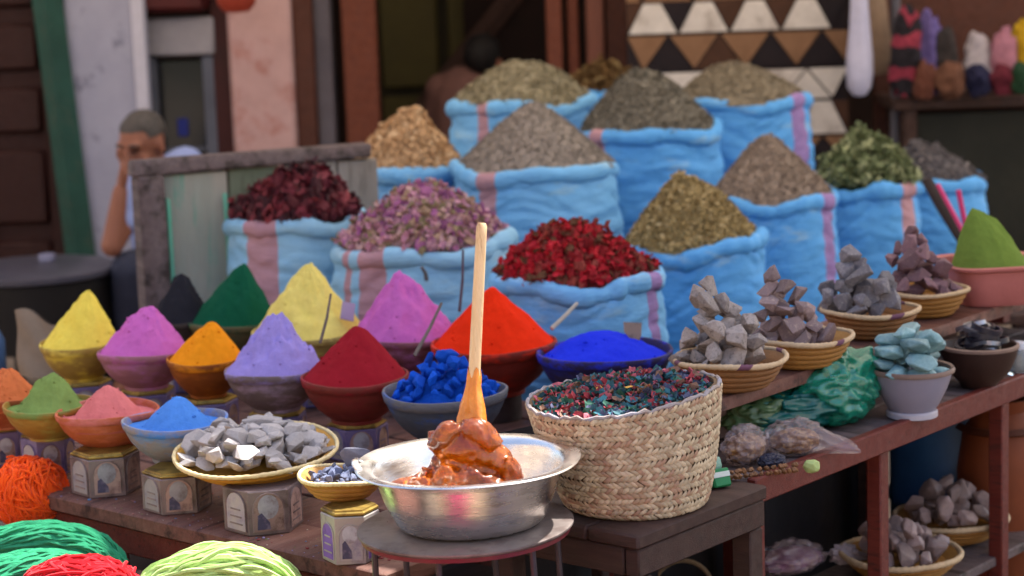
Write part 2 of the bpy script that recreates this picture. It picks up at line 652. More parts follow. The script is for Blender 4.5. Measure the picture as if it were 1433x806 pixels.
# ------------------------------------------------------------------ cowhide rug
YR = 8.7
rug = thing('cowhide_rug', 'patchwork cowhide rug of cream, tan and black triangles hung as a backdrop', 'rug', (0, YR, 0))
M_HW = M('cream_cowhide', '#d0ccc8', '#bab4b0', scale=9, rough=.9, bump=.5, bscale=220, c3='#8a7f78', scale3=5, thr3=.6, vary=.2)
M_HT = M('tan_cowhide', '#86664e', '#735640', scale=14, rough=.9, bump=.5, bscale=220)
M_HB = M('black_cowhide', '#17131a', '#241b1f', scale=14, rough=.85, bump=.5, bscale=220)
M_HD = M('brown_cowhide', '#4c3327', '#3c281f', scale=14, rough=.9, bump=.5, bscale=220)
xa, xb = at_y(878, 60, YR).x, at_y(1186, 60, YR).x
MB().box(((xa + xb) / 2, .02, .95), (xb - xa, .02, 1.5)).build('backing', M_HB, rug)
rows = [(-60, 0, M_HT, M_HB), (0, 44, M_HW, M_HB), (46, 96, M_HB, M_HT), (98, 142, M_HW, M_HW), (144, 192, M_HW, M_HD), (194, 240, M_HB, M_HT), (242, 290, M_HW, M_HB)]
tw = (xb - xa) / 4.3
for ri, (pa, pb, mu, md) in enumerate(rows):
    z1, z0 = zy(1030, pa, YR), zy(1030, pb, YR)
    off = -.5 * tw if ri in (1, 3) else -.2 * tw
    k = -1
    while xa + off + k * tw < xb:
        for upw in (1, 0):
            xm = xa + off + k * tw + (0 if upw else tw / 2)
            g_ = .006
            poly = [(xm - tw / 2 + g_, z0 + .003), (xm + tw / 2 - g_, z0 + .003), (xm, z1 - .008)] if upw else [(xm - tw / 2 + g_, z1 - .003), (xm, z0 + .008), (xm + tw / 2 - g_, z1 - .003)]
            if mu is M_HW and md is not M_HW:
                poly = [(xm - tw / 2 + g_, z0 + .003), (xm + tw / 2 - g_, z0 + .003), (xm + tw * .17, z1 - .004), (xm - tw * .17, z1 - .004)] if upw else [(xm - tw * .3, z1 - .003), (xm, z0 + .012), (xm + tw * .3, z1 - .003)]
            poly = [(min(max(x, xa), xb), z) for x, z in poly]
            ar = abs((poly[1][0] - poly[0][0]) * (poly[2][1] - poly[0][1]) - (poly[2][0] - poly[0][0]) * (poly[1][1] - poly[0][1]))
            if ar < .002: continue
            m = mu if upw else md
            if m is M_HB and random.random() < .25: m = M_HD
            MB().prism(poly, .012).build('hide_patch', m, rug, (0, -.002 - random.random() * .004, 0), smooth=False)
        k += 1

# ------------------------------------------------------------------ things hung at the rug's edge
def lumpy(px, py, y, rpx, squash=(1, .8, 1), amp=.15, fr=2.5, seed=0, nu=24, nv=16, fn2=None):
    r = rpx * y / F_PX
    def fn(d, q):
        k = 1 + amp * fbm(d.x * fr + seed, d.y * fr, d.z * fr)
        q = q * k
        return fn2(d, q) if fn2 else q
    mb = MB()
    mb.ball((0, 0, 0), (r * squash[0], r * squash[1], r * squash[2]), nu, nv, fn=fn)
    return mb, at_y(px, py, y)


# white hanging cloth pouch
q = at_y(1203, 135, 8.4)
prof = [(0, 0), (.025, .005), (.045, .035), (.052, .09), (.05, .16), (.042, .25), (.034, .35), (.03, .5), (.02, .72), (.006, .8)]
mb = MB().lathe(prof, 28, wob=lambda a, i, r, z: (r * (1 + .07 * math.sin(5 * a + z * 9)), z))
o = tag(mb.build('hanging_cloth', M('white_cotton', '#b9bad2', '#a9abc6', scale=8, rough=.9, bump=.2, bscale=80), None, q), 'white teardrop-shaped cloth pouch hanging in front of the rug edge', 'pouch')
# beige bag
a, b = at_y(1213, -40, 8.5), at_y(1232, 104, 8.5)
mb = MB()
vs, fs = [], []
nu, nv = 14, 20
for sgn in (-1, 1):
    base = len(vs)
    for j in range(nv + 1):
        t = j / nv
        wv = .045 + .035 * t
        for i in range(nu + 1):
            s = i / nu * 2 - 1
            c_ = a.lerp(b, t)
            bulge = .028 * (1 - s * s) * math.sin(PI * min(1, t * .9 + .1)) ** .5
            vs.append((c_.x + s * wv + .006 * math.sin(t * 7), c_.y + sgn * bulge, c_.z + .004 * math.sin(s * 9)))
    for j in range(nv):
        for i in range(nu):
            k = base + j * (nu + 1) + i
            fs.append((k, k + 1, k + nu + 2, k + nu + 1))
mb.add(vs, fs)
tag(mb.build('beige_bag', M('beige_canvas', '#877361', '#776454', scale=12, rough=.95, bump=.3, bscale=150)), 'beige canvas bag hanging between the white pouch and the striped knit cap', 'bag')
# grey pole
a = at_y(1252, 160, 8.55)
tag(MB().tube([(a.x, a.y, 0), (a.x + .01, a.y, 2.6)], .02, 10).build('grey_pole', M('grey_paint_metal', '#54535c', rough=.5)), 'thin grey metal pole behind the hanging beige bag', 'pole')

# ------------------------------------------------------------------ shelf of knitted caps
YS = 8.5
q0, q1 = at_y(1262, 138, YS), at_y(1480, 122, YS)
csh = thing('cap_shelf', 'dark timber display shelf carrying the row of knitted caps', 'shelf', (q0.x, YS, 0))
L_ = q1.x - q0.x
zc = q0.z - .0
MB().box((L_ / 2, .12, zc - .02), (L_ + .1, .42, .04), bev=.005).build('shelf_board', MW_DARK, csh)
MB().box((L_ / 2, .36, zc + .2), (L_ + .1, .03, 1.0), bev=.005).build('back_board', MW_TRIM2, csh)
for xx in (.02, L_ - .02):
    MB().box((xx, .12, (zc - .04) / 2), (.05, .4, zc - .04), bev=.005).build('leg', MW_DARK, csh)
MB().box((L_ / 2, -.03, zc * .5), (L_ - .1, .02, zc - .12), bev=.004).build('front_cloth', M('charcoal_drape', '#1f211f', '#2c2d28', scale=5, rough=.95, bump=.3, bscale=30), csh)


def knit(px, py, wpx, hpx, m, label, y=8.4, seed=0, stripes=None):
    """a soft knitted cap slumped on the shelf; ribs are real"""
    q = at_y(px, py, y)
    rw, rh = wpx * y / F_PX / 2, hpx * y / F_PX
    mats = [m] if not stripes else stripes
    mb = MB()
    nv = 22

    def fn(d, q):
        k = 1 + .34 * fbm(d.x * 1.3 + seed * 3.1, d.y * 1.3, d.z * 1.3, 3) + .02 * math.sin(15 * math.atan2(d.y, d.x))
        q = q * k
        q.z = max(q.z, -rh * .49)
        return q
    mb.ball((0, 0, rh * .5), (rw * 1.08, rw * .9, rh * .54), 30, nv, fn=fn)
    if stripes:
        for k in range(len(mb.mi)):
            mb.mi[k] = ((k // 30) * 9 // nv) % 2
    return tag(mb.build('knitted_cap', mats, None, (q.x, y, q.z), (random.uniform(-.1, .1), random.uniform(-.14, .14), random.uniform(0, 6))), label, 'knitted cap', 'knitted caps on the display shelf')


def kmat(n_, c, c2): return M(n_, c, c2, scale=40, rough=.95, bump=.6, bscale=160, soft=.1)
K_BLACK = kmat('black_wool', '#17151a', '#242028')
K_RED = kmat('red_wool', '#8c3446', '#75293a')
knit(1261, 137, 42, 122, K_RED, 'tall knitted cap with red and black stripes', seed=1, stripes=[K_BLACK, K_RED])
knit(1292, 136, 36, 112, kmat('violet_wool', '#6d619c', '#5a4f88'), 'tall soft violet knitted cap next to the striped one', seed=2, y=8.55)
knit(1328, 134, 38, 96, kmat('charcoal_wool', '#2e2b2c', '#3a3435'), 'charcoal knitted cap between the violet and white caps', seed=3, y=8.55)
knit(1365, 130, 42, 78, kmat('white_wool', '#a8a2a8', '#96909a'), 'white knitted cap beside the pink one', seed=4, y=8.55)
knit(1398, 128, 36, 84, kmat('pink_wool', '#97687a', '#a57081'), 'pink knitted cap between the white and yellow caps', seed=5, y=8.55)
knit(1430, 126, 40, 90, kmat('yellow_wool', '#a98a1c', '#94780f'), 'bright yellow knitted cap at the end of the shelf', seed=6, y=8.55)
knit(1296, 140, 30, 52, kmat('rust_wool', '#5f382c', '#502e24'), 'small rust brown knitted cap in front of the violet one', seed=7, y=8.36)
knit(1330, 139, 44, 50, kmat('tan_wool', '#664637', '#57392c'), 'wide tan brown knitted cap in front of the charcoal one', seed=8, y=8.36)
knit(1369, 135, 40, 44, kmat('navy_wool', '#151733', '#1e1f3d'), 'navy knitted cap in front of the white one', seed=9, y=8.36)
knit(1402, 133, 34, 40, kmat('wine_wool', '#5b1c2c', '#4b1724'), 'wine red knitted cap in front of the pink one', seed=10, y=8.36)
knit(1432, 131, 34, 40, kmat('forest_wool', '#15301f', '#1c3b27'), 'forest green knitted cap in front of the yellow one', seed=11, y=8.36)

# ------------------------------------------------------------------ timber fence behind the sacks
f0, f1 = at_z(183, 226, 1.0), at_z(512, 200, 1.0)
fd = (f1 - f0)
fl = fd.length
fa = math.atan2(fd.y, fd.x)
fen = thing('timber_fence', 'low timber fence of peeling pale green boards with a grey top rail', 'fence', (f0.x, f0.y, 0), (0, 0, fa))
MB().box((fl / 2, 0, 1.0 - .02), (fl + .01, .06, .042), bev=.006, jit=.003).build('top_rail', MW_OLD, fen)
M_PL1 = M('peeling_mint_board', '#8d988e', '#a39c92', scale=3, stretch=(4, 4, .6), rough=.8, bump=.3, bscale=50, c3='#4e9c88', scale3=5, thr3=.66, vary=.15)
M_PL2 = M('faded_green_board', '#5d6a58', '#6e7462', scale=3, stretch=(4, 4, .6), rough=.8, bump=.3, bscale=50, c3='#474b3c', scale3=6, thr3=.6)
M_PL3 = M('bare_pale_board', '#9a938c', '#827b74', scale=3, stretch=(4, 4, .6), rough=.8, bump=.3, bscale=50, c3='#655d55', scale3=6, thr3=.62)
MB().box((.04, -.01, .48), (.075, .075, .96), bev=.006, jit=.003).build('post', MW_OLD, fen)
MB().box((fl - .03, .02, .47), (.03, .05, .95), bev=.004).build('post', MW_OLD, fen)
xw = .085
for i, (ww, m) in enumerate(((.19, M_PL1), (.16, M_PL2), (.17, M_PL3), (.13, M_PL3))):
    MB().box((xw + ww / 2, .0, .49), (ww - .006, .022, .93), bev=.004, jit=.002).build('board', m, fen)
    xw += ww
# mint painted edge strips
for xx in (.094, .262):
    MB().box((xx, -.014, .46), (.012, .01, .86), bev=.002, jit=.002).build('painted_strip', M('mint_paint', '#4aa88e', '#7cae98', scale=9, rough=.6), fen)

# ------------------------------------------------------------------ cafe table by the seated man
q = at_z(45, 374, .47)
ct = thing('round_table', 'low round table with a dark metal top beside the seated man', 'table', (q.x, q.y, 0))
rt = 118 * q.y / F_PX
MB().lathe([(0, .44), (rt - .02, .44), (rt, .45), (rt, .468), (rt - .01, .472), (0, .47)], 64).build('tabletop', M('slate_metal_top', '#4a4956', '#3d3c48', scale=5, rough=.38, spec=.5), ct)
MB().lathe([(rt * .93, .2), (rt * .95, .2), (rt * .95, .44), (rt * .93, .44)], 48, closed=True).build('apron', M('black_paint', '#120f10', rough=.6), ct)
for k in range(4):
    a = k * PI / 2 + .5
    MB().tube([(rt * .8 * math.cos(a), rt * .8 * math.sin(a), .44), (rt * .85 * math.cos(a), rt * .85 * math.sin(a), 0)], .02, 8).build('leg', M('black_paint', '#120f10'), ct)
q2 = at_z(66, 366, .472)
asht = thing('ashtray', 'small pale ashtray standing on the low round table', 'ashtray', (q2.x, q2.y, .472))
MB().lathe([(0, 0), (.026, 0), (.03, .004), (.031, .026), (.026, .028), (.024, .01), (0, .008)], 24).build('dish', M('pale_ceramic', '#8e8ea6', rough=.3), asht)

# ------------------------------------------------------------------ people
M_SKIN = M('tanned_skin', '#8f5f4c', '#7f5140', scale=10, rough=.55, sss=.12, vary=.06)
M_HAIR = M('short_grey_hair', '#3b3836', '#55504e', scale=60, rough=.8, bump=.8, bscale=260)
M_SHIRT = M('pale_blue_shirt', '#7f8fc4', '#93a2d2', scale=9, rough=.9, bump=.3, bscale=30)
M_JEANS = M('dark_jeans', '#2a2d3c', '#363a4c', scale=9, rough=.9, bump=.3, bscale=30)
M_DARKEYE = M('dark_iris', '#140c0a', rough=.3)


def capsule(mb, p, q, r1, r2, n=14):
    p, q = Vector(p), Vector(q)
    d = (q - p)
    L_ = max(d.length, 1e-4)
    t = d / L_
    a = t.orthogonal().normalized()
    b = t.cross(a)
    rings = []
    for k in range(1, 5):
        f = PI / 2 * (1 - k / 4)
        rings.append((-math.sin(f) * r1, math.cos(f) * r1))
    for k in range(1, 4): rings.append((L_ * k / 4, r1 + (r2 - r1) * k / 4))
    for k in range(0, 4):
        f = PI / 2 * k / 4
        rings.append((L_ + math.sin(f) * r2, math.cos(f) * r2))
    vs = [p - t * r1]
    for h, r in rings:
        for k in range(n):
            g_ = 2 * PI * k / n
            vs.append(p + t * h + a * (math.cos(g_) * r) + b * (math.sin(g_) * r))
    vs.append(q + t * r2)
    fs = []
    for k in range(n): fs.append((0, 1 + (k + 1) % n, 1 + k))
    m = len(rings)
    for i in range(m - 1):
        for k in range(n):
            k2 = (k + 1) % n
            fs.append((1 + i * n + k, 1 + i * n + k2, 1 + (i + 1) * n + k2, 1 + (i + 1) * n + k))
    for k in range(n): fs.append((len(vs) - 1, 1 + (m - 1) * n + k, 1 + (m - 1) * n + (k + 1) % n))
    mb.add(vs, fs)


def head_shapes(mb, c, rot, s=1.0):
    """skull, jaw, nose, brow, ears; the face looks along local -Y"""
    def P(x, y, z): return Vector(c) + rot @ (Vector((x, y, z)) * s)
    mb.ball(P(0, .012, .03), (.074 * s, .093 * s, .088 * s), 20, 14, rot=rot)
    mb.ball(P(0, -.022, -.035), (.058 * s, .066 * s, .078 * s), 18, 12, rot=rot)
    mb.ball(P(0, -.052, -.085), (.032 * s, .03 * s, .026 * s), 12, 9, rot=rot)
    capsule(mb, P(0, -.084, .018), P(0, -.106, -.025), .009 * s, .015 * s)
    mb.ball(P(0, -.092, -.03), (.02 * s, .012 * s, .01 * s), 10, 7, rot=rot)
    capsule(mb, P(-.04, -.072, .03), P(.04, -.072, .03), .014 * s, .014 * s)
    mb.ball(P(0, -.08, -.06), (.026 * s, .012 * s, .011 * s), 10, 7, rot=rot)
    for sx in (-1, 1):
        mb.ball(P(sx * .076, .012, -.004), (.009 * s, .02 * s, .032 * s), 10, 8, rot=rot)
        mb.ball(P(sx * .042, -.06, -.028), (.024 * s, .02 * s, .02 * s), 10, 8, rot=rot)


def hand_shapes(mb, wrist, rot, s=1.0, curl=.5, thumb=1):
    """palm with four unequal bent fingers and a thumb; the hand points along local +Z"""
    def P(x, y, z): return Vector(wrist) + rot @ (Vector((x, y, z)) * s)
    capsule(mb, P(-.02, 0, .025), P(-.026, -.004, .082), .015 * s, .013 * s)
    capsule(mb, P(.0, 0, .02), P(0, -.004, .086), .017 * s, .014 * s)
    capsule(mb, P(.02, 0, .025), P(.024, -.004, .08), .015 * s, .013 * s)
    for x, L_, r in ((-.03, .062, .0082), (-.0105, .078, .009), (.0105, .083, .0092), (.031, .074, .0088)):
        p = P(x, -.004, .086)
        a = curl * .6
        q = P(x * 1.1, -.004 - math.sin(a) * L_ * .48, .086 + math.cos(a) * L_ * .48)
        b = a + curl * 1.1
        e = P(x * 1.12, -.004 - math.sin(a) * L_ * .48 - math.sin(b) * L_ * .45, .086 + math.cos(a) * L_ * .48 + math.cos(b) * L_ * .45)
        capsule(mb, p, q, r * s, r * .94 * s, 10)
        capsule(mb, q, e, r * .94 * s, r * .8 * s, 10)
    capsule(mb, P(.026 * thumb, -.006, .028), P(.05 * thumb, -.02, .058), .013 * s, .0105 * s, 10)
    capsule(mb, P(.05 * thumb, -.02, .058), P(.052 * thumb, -.032, .088), .0105 * s, .0085 * s, 10)


def W(px, py, y): return at_y(px, py, y)


man = thing('person', 'man with short grey hair sitting behind the fence with one hand at his mouth', 'man', (0, 0, 0))
Hc = W(199, 204, 7.7)
hrot = rz(-.5) @ rx(.28)
shR, shL = W(196, 266, 7.68), W(260, 230, 7.92)
neck, chest, pel = W(214, 244, 7.84), W(226, 275, 7.88), W(240, 372, 8.0)
elb, wri = W(157, 344, 7.5), W(168, 268, 7.53)
elL, wrL = W(262, 335, 7.75), W(235, 365, 7.55)
knR, anR = W(182, 378, 7.52), W(184, 510, 7.6)
knL, anL = W(262, 380, 7.55), W(262, 510, 7.62)
anR.z = anL.z = .09
body = MB()
head_shapes(body, Hc, hrot)
capsule(body, neck, Hc + hrot @ Vector((0, .02, -.03)), .058, .056)
capsule(body, chest, neck, .1, .06)
capsule(body, pel, chest, .125, .13)
capsule(body, shR, shL, .06, .06)
capsule(body, shR, elb, .05, .04)
capsule(body, elb, wri, .041, .027)
capsule(body, shL, elL, .05, .04)
capsule(body, elL, wrL, .04, .027)
hr = (W(176, 236, 7.56) - wri).to_track_quat('Z', 'Y').to_matrix()
hand_shapes(body, wri, hr @ rz(2.6), 1.0, .55)
hand_shapes(body, wrL, (knL - wrL).to_track_quat('Z', 'Y').to_matrix(), 1.0, .3, -1)
for k, a in ((knR, anR), (knL, anL)):
    capsule(body, pel, k, .085, .06)
    capsule(body, k, a, .058, .038)
    capsule(body, a - Vector((0, -.03, .05)), a + Vector((-.02, -.16, -.05)), .036, .03)
mbody = union('body', body, M_SKIN, man, .0065, 5)
hair = MB()
hair.ball(Hc + hrot @ Vector((0, .02, .043)), (.079, .094, .083), 24, 16, rot=hrot, fn=lambda d, q: q * (1 + .03 * fbm(d.x * 8, d.y * 8, d.z * 8)) if (d.z > -.1 or d.y > .35) and not (d.y < -.55 and d.z < .35) else q * .86)
hair.build('hair', M_HAIR, man)
for sx in (-1, 1):
    e = MB()
    e.ball(Hc + hrot @ Vector((sx * .03, -.083, .012)), (.011, .006, .006), 10, 8, rot=hrot)
    e.build('eye', M_DARKEYE, mbody)
    e = MB()
    e.tube([Hc + hrot @ Vector((sx * .014, -.09, .032)), Hc + hrot @ Vector((sx * .033, -.089, .037)), Hc + hrot @ Vector((sx * .05, -.078, .031))], .0045, 6)
    e.build('eyebrow', M_HAIR, mbody)
sh = MB()
capsule(sh, chest, neck - Vector((0, 0, .03)), .112, .07)
capsule(sh, pel + Vector((0, 0, .02)), chest, .137, .14)
capsule(sh, shR, shL, .07, .07)
capsule(sh, shR, shR.lerp(elb, .55), .064, .058)
capsule(sh, shL, shL.lerp(elL, .55), .064, .058)
union('shirt', sh, M_SHIRT, man, .01, 4)
tr = MB()
for k, a in ((knR, anR), (knL, anL)):
    capsule(tr, pel, k, .1, .072)
    capsule(tr, k, a + Vector((0, 0, .03)), .07, .055)
union('trousers', tr, M_JEANS, man, .01, 4)
st = thing('stool', 'low wooden stool under the seated grey-haired man', 'stool', (pel.x, pel.y, 0))
zt = pel.z - .12
MB().lathe([(0, zt - .035), (.15, zt - .035), (.16, zt - .02), (.155, zt), (0, zt)], 28).build('seat', MW_DARK, st)
for k in range(4):
    a = k * PI / 2 + .6
    MB().tube([(.1 * math.cos(a), .1 * math.sin(a), zt - .03), (.15 * math.cos(a), .15 * math.sin(a), 0)], .015, 8).build('leg', MW_DARK, st)

man2 = thing('person', 'dark-haired man in a dusty rose shirt with his back turned in the dim shop', 'man', (0, 0, 0))
Y2 = 9.45
H2, n2, c2_, p2_ = W(678, 86, Y2), W(664, 112, Y2), W(652, 140, Y2), W(648, 260, Y2)
hr2 = rz(2.7) @ rx(-.2)
b2 = MB()
head_shapes(b2, H2, hr2)
capsule(b2, n2, H2, .055, .055)
capsule(b2, c2_, n2, .12, .065)
capsule(b2, p2_, c2_, .13, .14)
s1, s2 = W(618, 126, Y2), W(694, 140, Y2)
capsule(b2, s1, s2, .06, .06)
e1, e2 = W(606, 215, Y2 + .05), W(704, 220, Y2 - .1)
for s_, e_, sg in ((s1, e1, 1), (s2, e2, -1)):
    capsule(b2, s_, e_, .05, .04)
    w_ = e_ + Vector((.04 * sg, .2, -.05))
    capsule(b2, e_, w_, .04, .028)
    hand_shapes(b2, w_, (w_ - e_).to_track_quat('Z', 'Y').to_matrix(), 1, .4, sg)
k1, k2 = p2_ + Vector((-.1, .1, -.42)), p2_ + Vector((.1, .1, -.42))
for k in (k1, k2):
    capsule(b2, p2_, k, .09, .06)
    a = Vector((k.x, k.y - .05, .08))
    if k.z > .2: capsule(b2, k, a, .058, .04)
    capsule(b2, Vector((a.x, a.y, .04)), Vector((a.x, a.y + .15, .035)), .035, .03)
union('body', b2, M_SKIN, man2, .009, 5)
hh = MB()
hh.ball(H2 + hr2 @ Vector((0, .012, .035)), (.082, .1, .094), 22, 14, rot=hr2, fn=lambda d, q: q * (1 + .03 * fbm(d.x * 8, d.y * 8, d.z * 8)) if not (d.y < -.5 and d.z < .3) else q * .84)
hh.build('hair', M('black_hair', '#0d0a0a', '#171213', scale=50, rough=.7), man2)
s_ = MB()
capsule(s_, c2_, n2 - Vector((0, 0, .03)), .135, .08)
capsule(s_, p2_, c2_, .145, .155)
capsule(s_, s1, s2, .075, .075)
capsule(s_, s1, s1.lerp(e1, .6), .068, .062)
capsule(s_, s2, s2.lerp(e2, .6), .068, .062)
union('shirt', s_, M('dusty_rose_shirt', '#70504a', '#63453f', scale=6, rough=.95), man2, .011, 4)
t_ = MB()
for k in (k1, k2):
    capsule(t_, p2_, k, .105, .075)
    capsule(t_, k, Vector((k.x, k.y - .05, .12)), .07, .055)
union('trousers', t_, M('black_trousers', '#15130f', rough=.9), man2, .012, 4)

# ------------------------------------------------------------------ stall tables
P0 = Vector((-.92, 4.26, 0))
LD = Vector((.752, -.659, 0))
LN = Vector((.659, .752, 0))
ZT = .48
LT_A = math.atan2(LD.y, LD.x)
lt = thing('plank_table', 'long worn plank table under the rows of pigment bowls', 'table', (P0.x, P0.y, 0), (0, 0, LT_A))
for i in range(8):
    wv = .15
    mb = MB()
    # plank lengths end unevenly
    xa, xb = -.75 - random.random() * .05, .9 - (.02 if i else 0) - random.random() * .02
    mb.box(((xa + xb) / 2, .075 + i * .153, ZT - .018 + random.uniform(-.001, .001) - (.001 if i else 0)), (xb - xa, wv - .004, .034), bev=.004, jit=.0015)
    mb.build('plank', MW_TABLE, lt)
MB().box((.08, .03, ZT - .066), (1.6, .025, .055), bev=.003).build('apron', MW_RED, lt)
for xx in (-.72, .07, .84):
    for yy in (.05, 1.16):
        MB().box((xx, yy, (ZT - .037) / 2), (.045, .045, ZT - .037), bev=.003).build('leg', MW_RED, lt)
MB().box((.08, .6, .1), (1.55, .9, .02), bev=.003).build('lower_board', MW_DARK, lt)

# red framed display table on the other side
A0, B0 = Vector((.2, 3.54, 0)), Vector((.44, 3.87, 0))
RE = Vector((.645, .764, 0))
RN = Vector((-.764, .645, 0))
ZR = .57
RA = math.atan2(RE.y, RE.x)
rt_ = thing('display_table', 'red painted frame table with a plank top and a low shelf holding mineral baskets', 'table', (B0.x, B0.y, 0), (0, 0, RA))
LR = 1.62
for i in range(3):
    MB().box((LR / 2, .078 + i * .115, ZR - .012), (LR - .012, .11, .02), bev=.003, jit=.001).build('plank', MW_OLD, rt_)
MB().box((LR / 2 + .002, .011, ZR - .02), (LR, .022, .05), bev=.003).build('front_rail', MW_RED, rt_)
MB().box((LR / 2, .37, ZR - .03), (LR, .02, .04), bev=.003).build('rear_rail', MW_RED, rt_)
for xx in (.03, .49, 1.02, 1.58):
    for yy in (.028, .345):
        MB().box((xx, yy, (ZR - .046) / 2), (.034, .034, ZR - .046), bev=.003).build('leg', MW_RED, rt_)
ZL = .17
MB().box((LR / 2 + .1, .16, ZL - .012), (LR - .2, .27, .022), bev=.003).build('lower_shelf', MW_OLD, rt_)
for xx in (.49, 1.02, 1.58):
    MB().box((xx, .19, ZL - .04), (.03, .29, .03), bev=.003).build('cross_rail', MW_RED, rt_)


def RT(u, v, z): return B0 + RE * u + RN * v + Vector((0, 0, z))


# dark brown stand under the woven basket
ds = thing('brown_stand', 'dark brown wooden stand carrying the tall woven basket', 'table', (A0.x, A0.y, 0), (0, 0, RA))
LS = (B0 - A0).length - .006
for i in range(3):
    MB().box((LS / 2, .055 + i * .113, ZR - .013), (LS, .11, .026), bev=.004, jit=.001).build('plank', MW_DARK, ds)
MB().box((LS / 2, .018, ZR - .052), (LS - .01, .03, .05), bev=.003).build('apron', MW_DARK, ds)
MB().box((.018, .17, ZR - .052), (.03, .27, .05), bev=.003).build('apron', MW_DARK, ds)
for xx, yy in ((.025, .025), (LS - .025, .03), (.025, .31), (LS - .025, .31)):
    MB().box((xx, yy, (ZR - .08) / 2), (.042, .042, ZR - .08), bev=.003).build('leg', MW_DARK, ds)
b_ = MB().box((LS - .028, .006, .36), (.012, .006, .03), bev=.002)
b_.build('paint_mark', M('ultramarine_paint', '#1a1fd0', rough=.5), ds)

# raised mineral shelf above the red table
ZU = .695
us = thing('raised_shelf', 'narrow raised timber shelf carrying the line of mineral baskets', 'shelf', (B0.x, B0.y, 0), (0, 0, RA))
MB().box((.86, .205, ZU - .015), (1.68, .13, .028), bev=.003, jit=.001).build('plank', MW_TABLE, us)
MB().box((.86, .34, ZU - .016), (1.68, .13, .028), bev=.003, jit=.001).build('plank', MW_TABLE, us)
for xx in (.1, .62, 1.15, 1.66):
    MB().box((xx, .355, (ZU - .03 + ZR + .0) / 2), (.04, .04, ZU - .03 - ZR - .0), bev=.003).build('support', MW_RED, us)
MB().box((.86, .42, ZU - .05), (1.68, .025, .07), bev=.003).build('rear_rail', MW_DARK, us)
for xx in (.1, .62, 1.15, 1.66):
    MB().box((xx, .445, (ZU - .09) / 2), (.04, .03, ZU - .09), bev=.003).build('leg', MW_DARK, us)

# added dark sheet, standing in for the shade under the raised shelf
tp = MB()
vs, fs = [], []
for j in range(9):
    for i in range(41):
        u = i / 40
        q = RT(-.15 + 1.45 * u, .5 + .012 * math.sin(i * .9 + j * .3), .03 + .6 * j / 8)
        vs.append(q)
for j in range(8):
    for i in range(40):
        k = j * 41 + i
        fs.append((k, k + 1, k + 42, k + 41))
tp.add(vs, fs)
o_ = tp.build('shade_sheet', M('dark_shade_sheet', '#1d1a1c', '#2a2528', scale=5, rough=.8, bump=.3, bscale=20))
tag(o_, 'added dark sheet standing in for shade behind the red table below the raised shelf', 'shade_sheet')

# sack benches
sb = thing('sack_bench', 'stepped timber bench hidden under the blue spice sacks', 'bench', (0, 0, 0))
for (xc, yc, lx, ly, zz) in ((.1, 5.86, 1.5, .95, .24), (.45, 6.95, 2.3, 1.2, .4)):
    nb_ = 6
    for i in range(nb_):
        MB().box((xc, yc - ly / 2 + (i + .5) * ly / nb_, zz - .015), (lx, ly / nb_ - .006, .03), bev=.003).build('plank', MW_DARK, sb)
    for sx in (-1, 1):
        for sy in (-1, 1):
            MB().box((xc + sx * (lx / 2 - .05), yc + sy * (ly / 2 - .05), (zz - .03) / 2), (.06, .06, zz - .03)).build('leg', MW_DARK, sb)

# round metal stand under the steel bowl
zs_ = .603
q = at_z(664, 734, zs_)
STX, STY = q.x, q.y + .01
sr = 157 * STY / F_PX
rs = thing('round_stand', 'round worn metal stand on thin legs under the steel bowl', 'stand', (STX, STY, 0), (0, R(-1.5), 0))
MB().lathe([(0, zs_ - .008), (sr - .004, zs_ - .008), (sr, zs_ - .004), (sr, zs_ - .001), (sr - .004, zs_ + .001), (0, zs_)], 72).build('tray', M_IRON, rs)
MB().lathe([(sr - .014, zs_ - .016), (sr - .006, zs_ - .016), (sr - .006, zs_ - .009), (sr - .014, zs_ - .009)], 64, closed=True).build('ring', M('red_enamel', '#6d2029', '#541a21', scale=20, rough=.45), rs)
for k in range(6):
    a = k * PI / 3 + .25
    MB().tube([(.86 * sr * math.cos(a), .86 * sr * math.sin(a), zs_ - .01), (.93 * sr * math.cos(a), .93 * sr * math.sin(a), 0)], .0055, 8).build('leg', M('dark_iron', '#4a4044', '#3a3236', scale=20, rough=.45, metal=.3), rs)
MB().lathe([(.9 * sr - .006, .2), (.9 * sr + .006, .2), (.9 * sr + .006, .212), (.9 * sr - .006, .212)], 48, closed=True).build('lower_ring', M_IRON, rs)

# low bench for the yarn, in the sun
YZ = .385
yb = thing('yarn_bench', 'low plank bench in the sun under the yarn hanks', 'bench', (P0.x, P0.y, 0), (0, 0, LT_A))
for i in range(5):
    MB().box((.07, -.1 - i * .14, YZ - .012), (1.75, .135, .024), bev=.003, jit=.001).build('plank', MW_TABLE, yb)
for xx in (-.76, .9):
    for yy in (-.08, -.68):
        MB().box((xx, yy, (YZ - .026) / 2), (.05, .05, YZ - .026)).build('leg', MW_TABLE, yb)

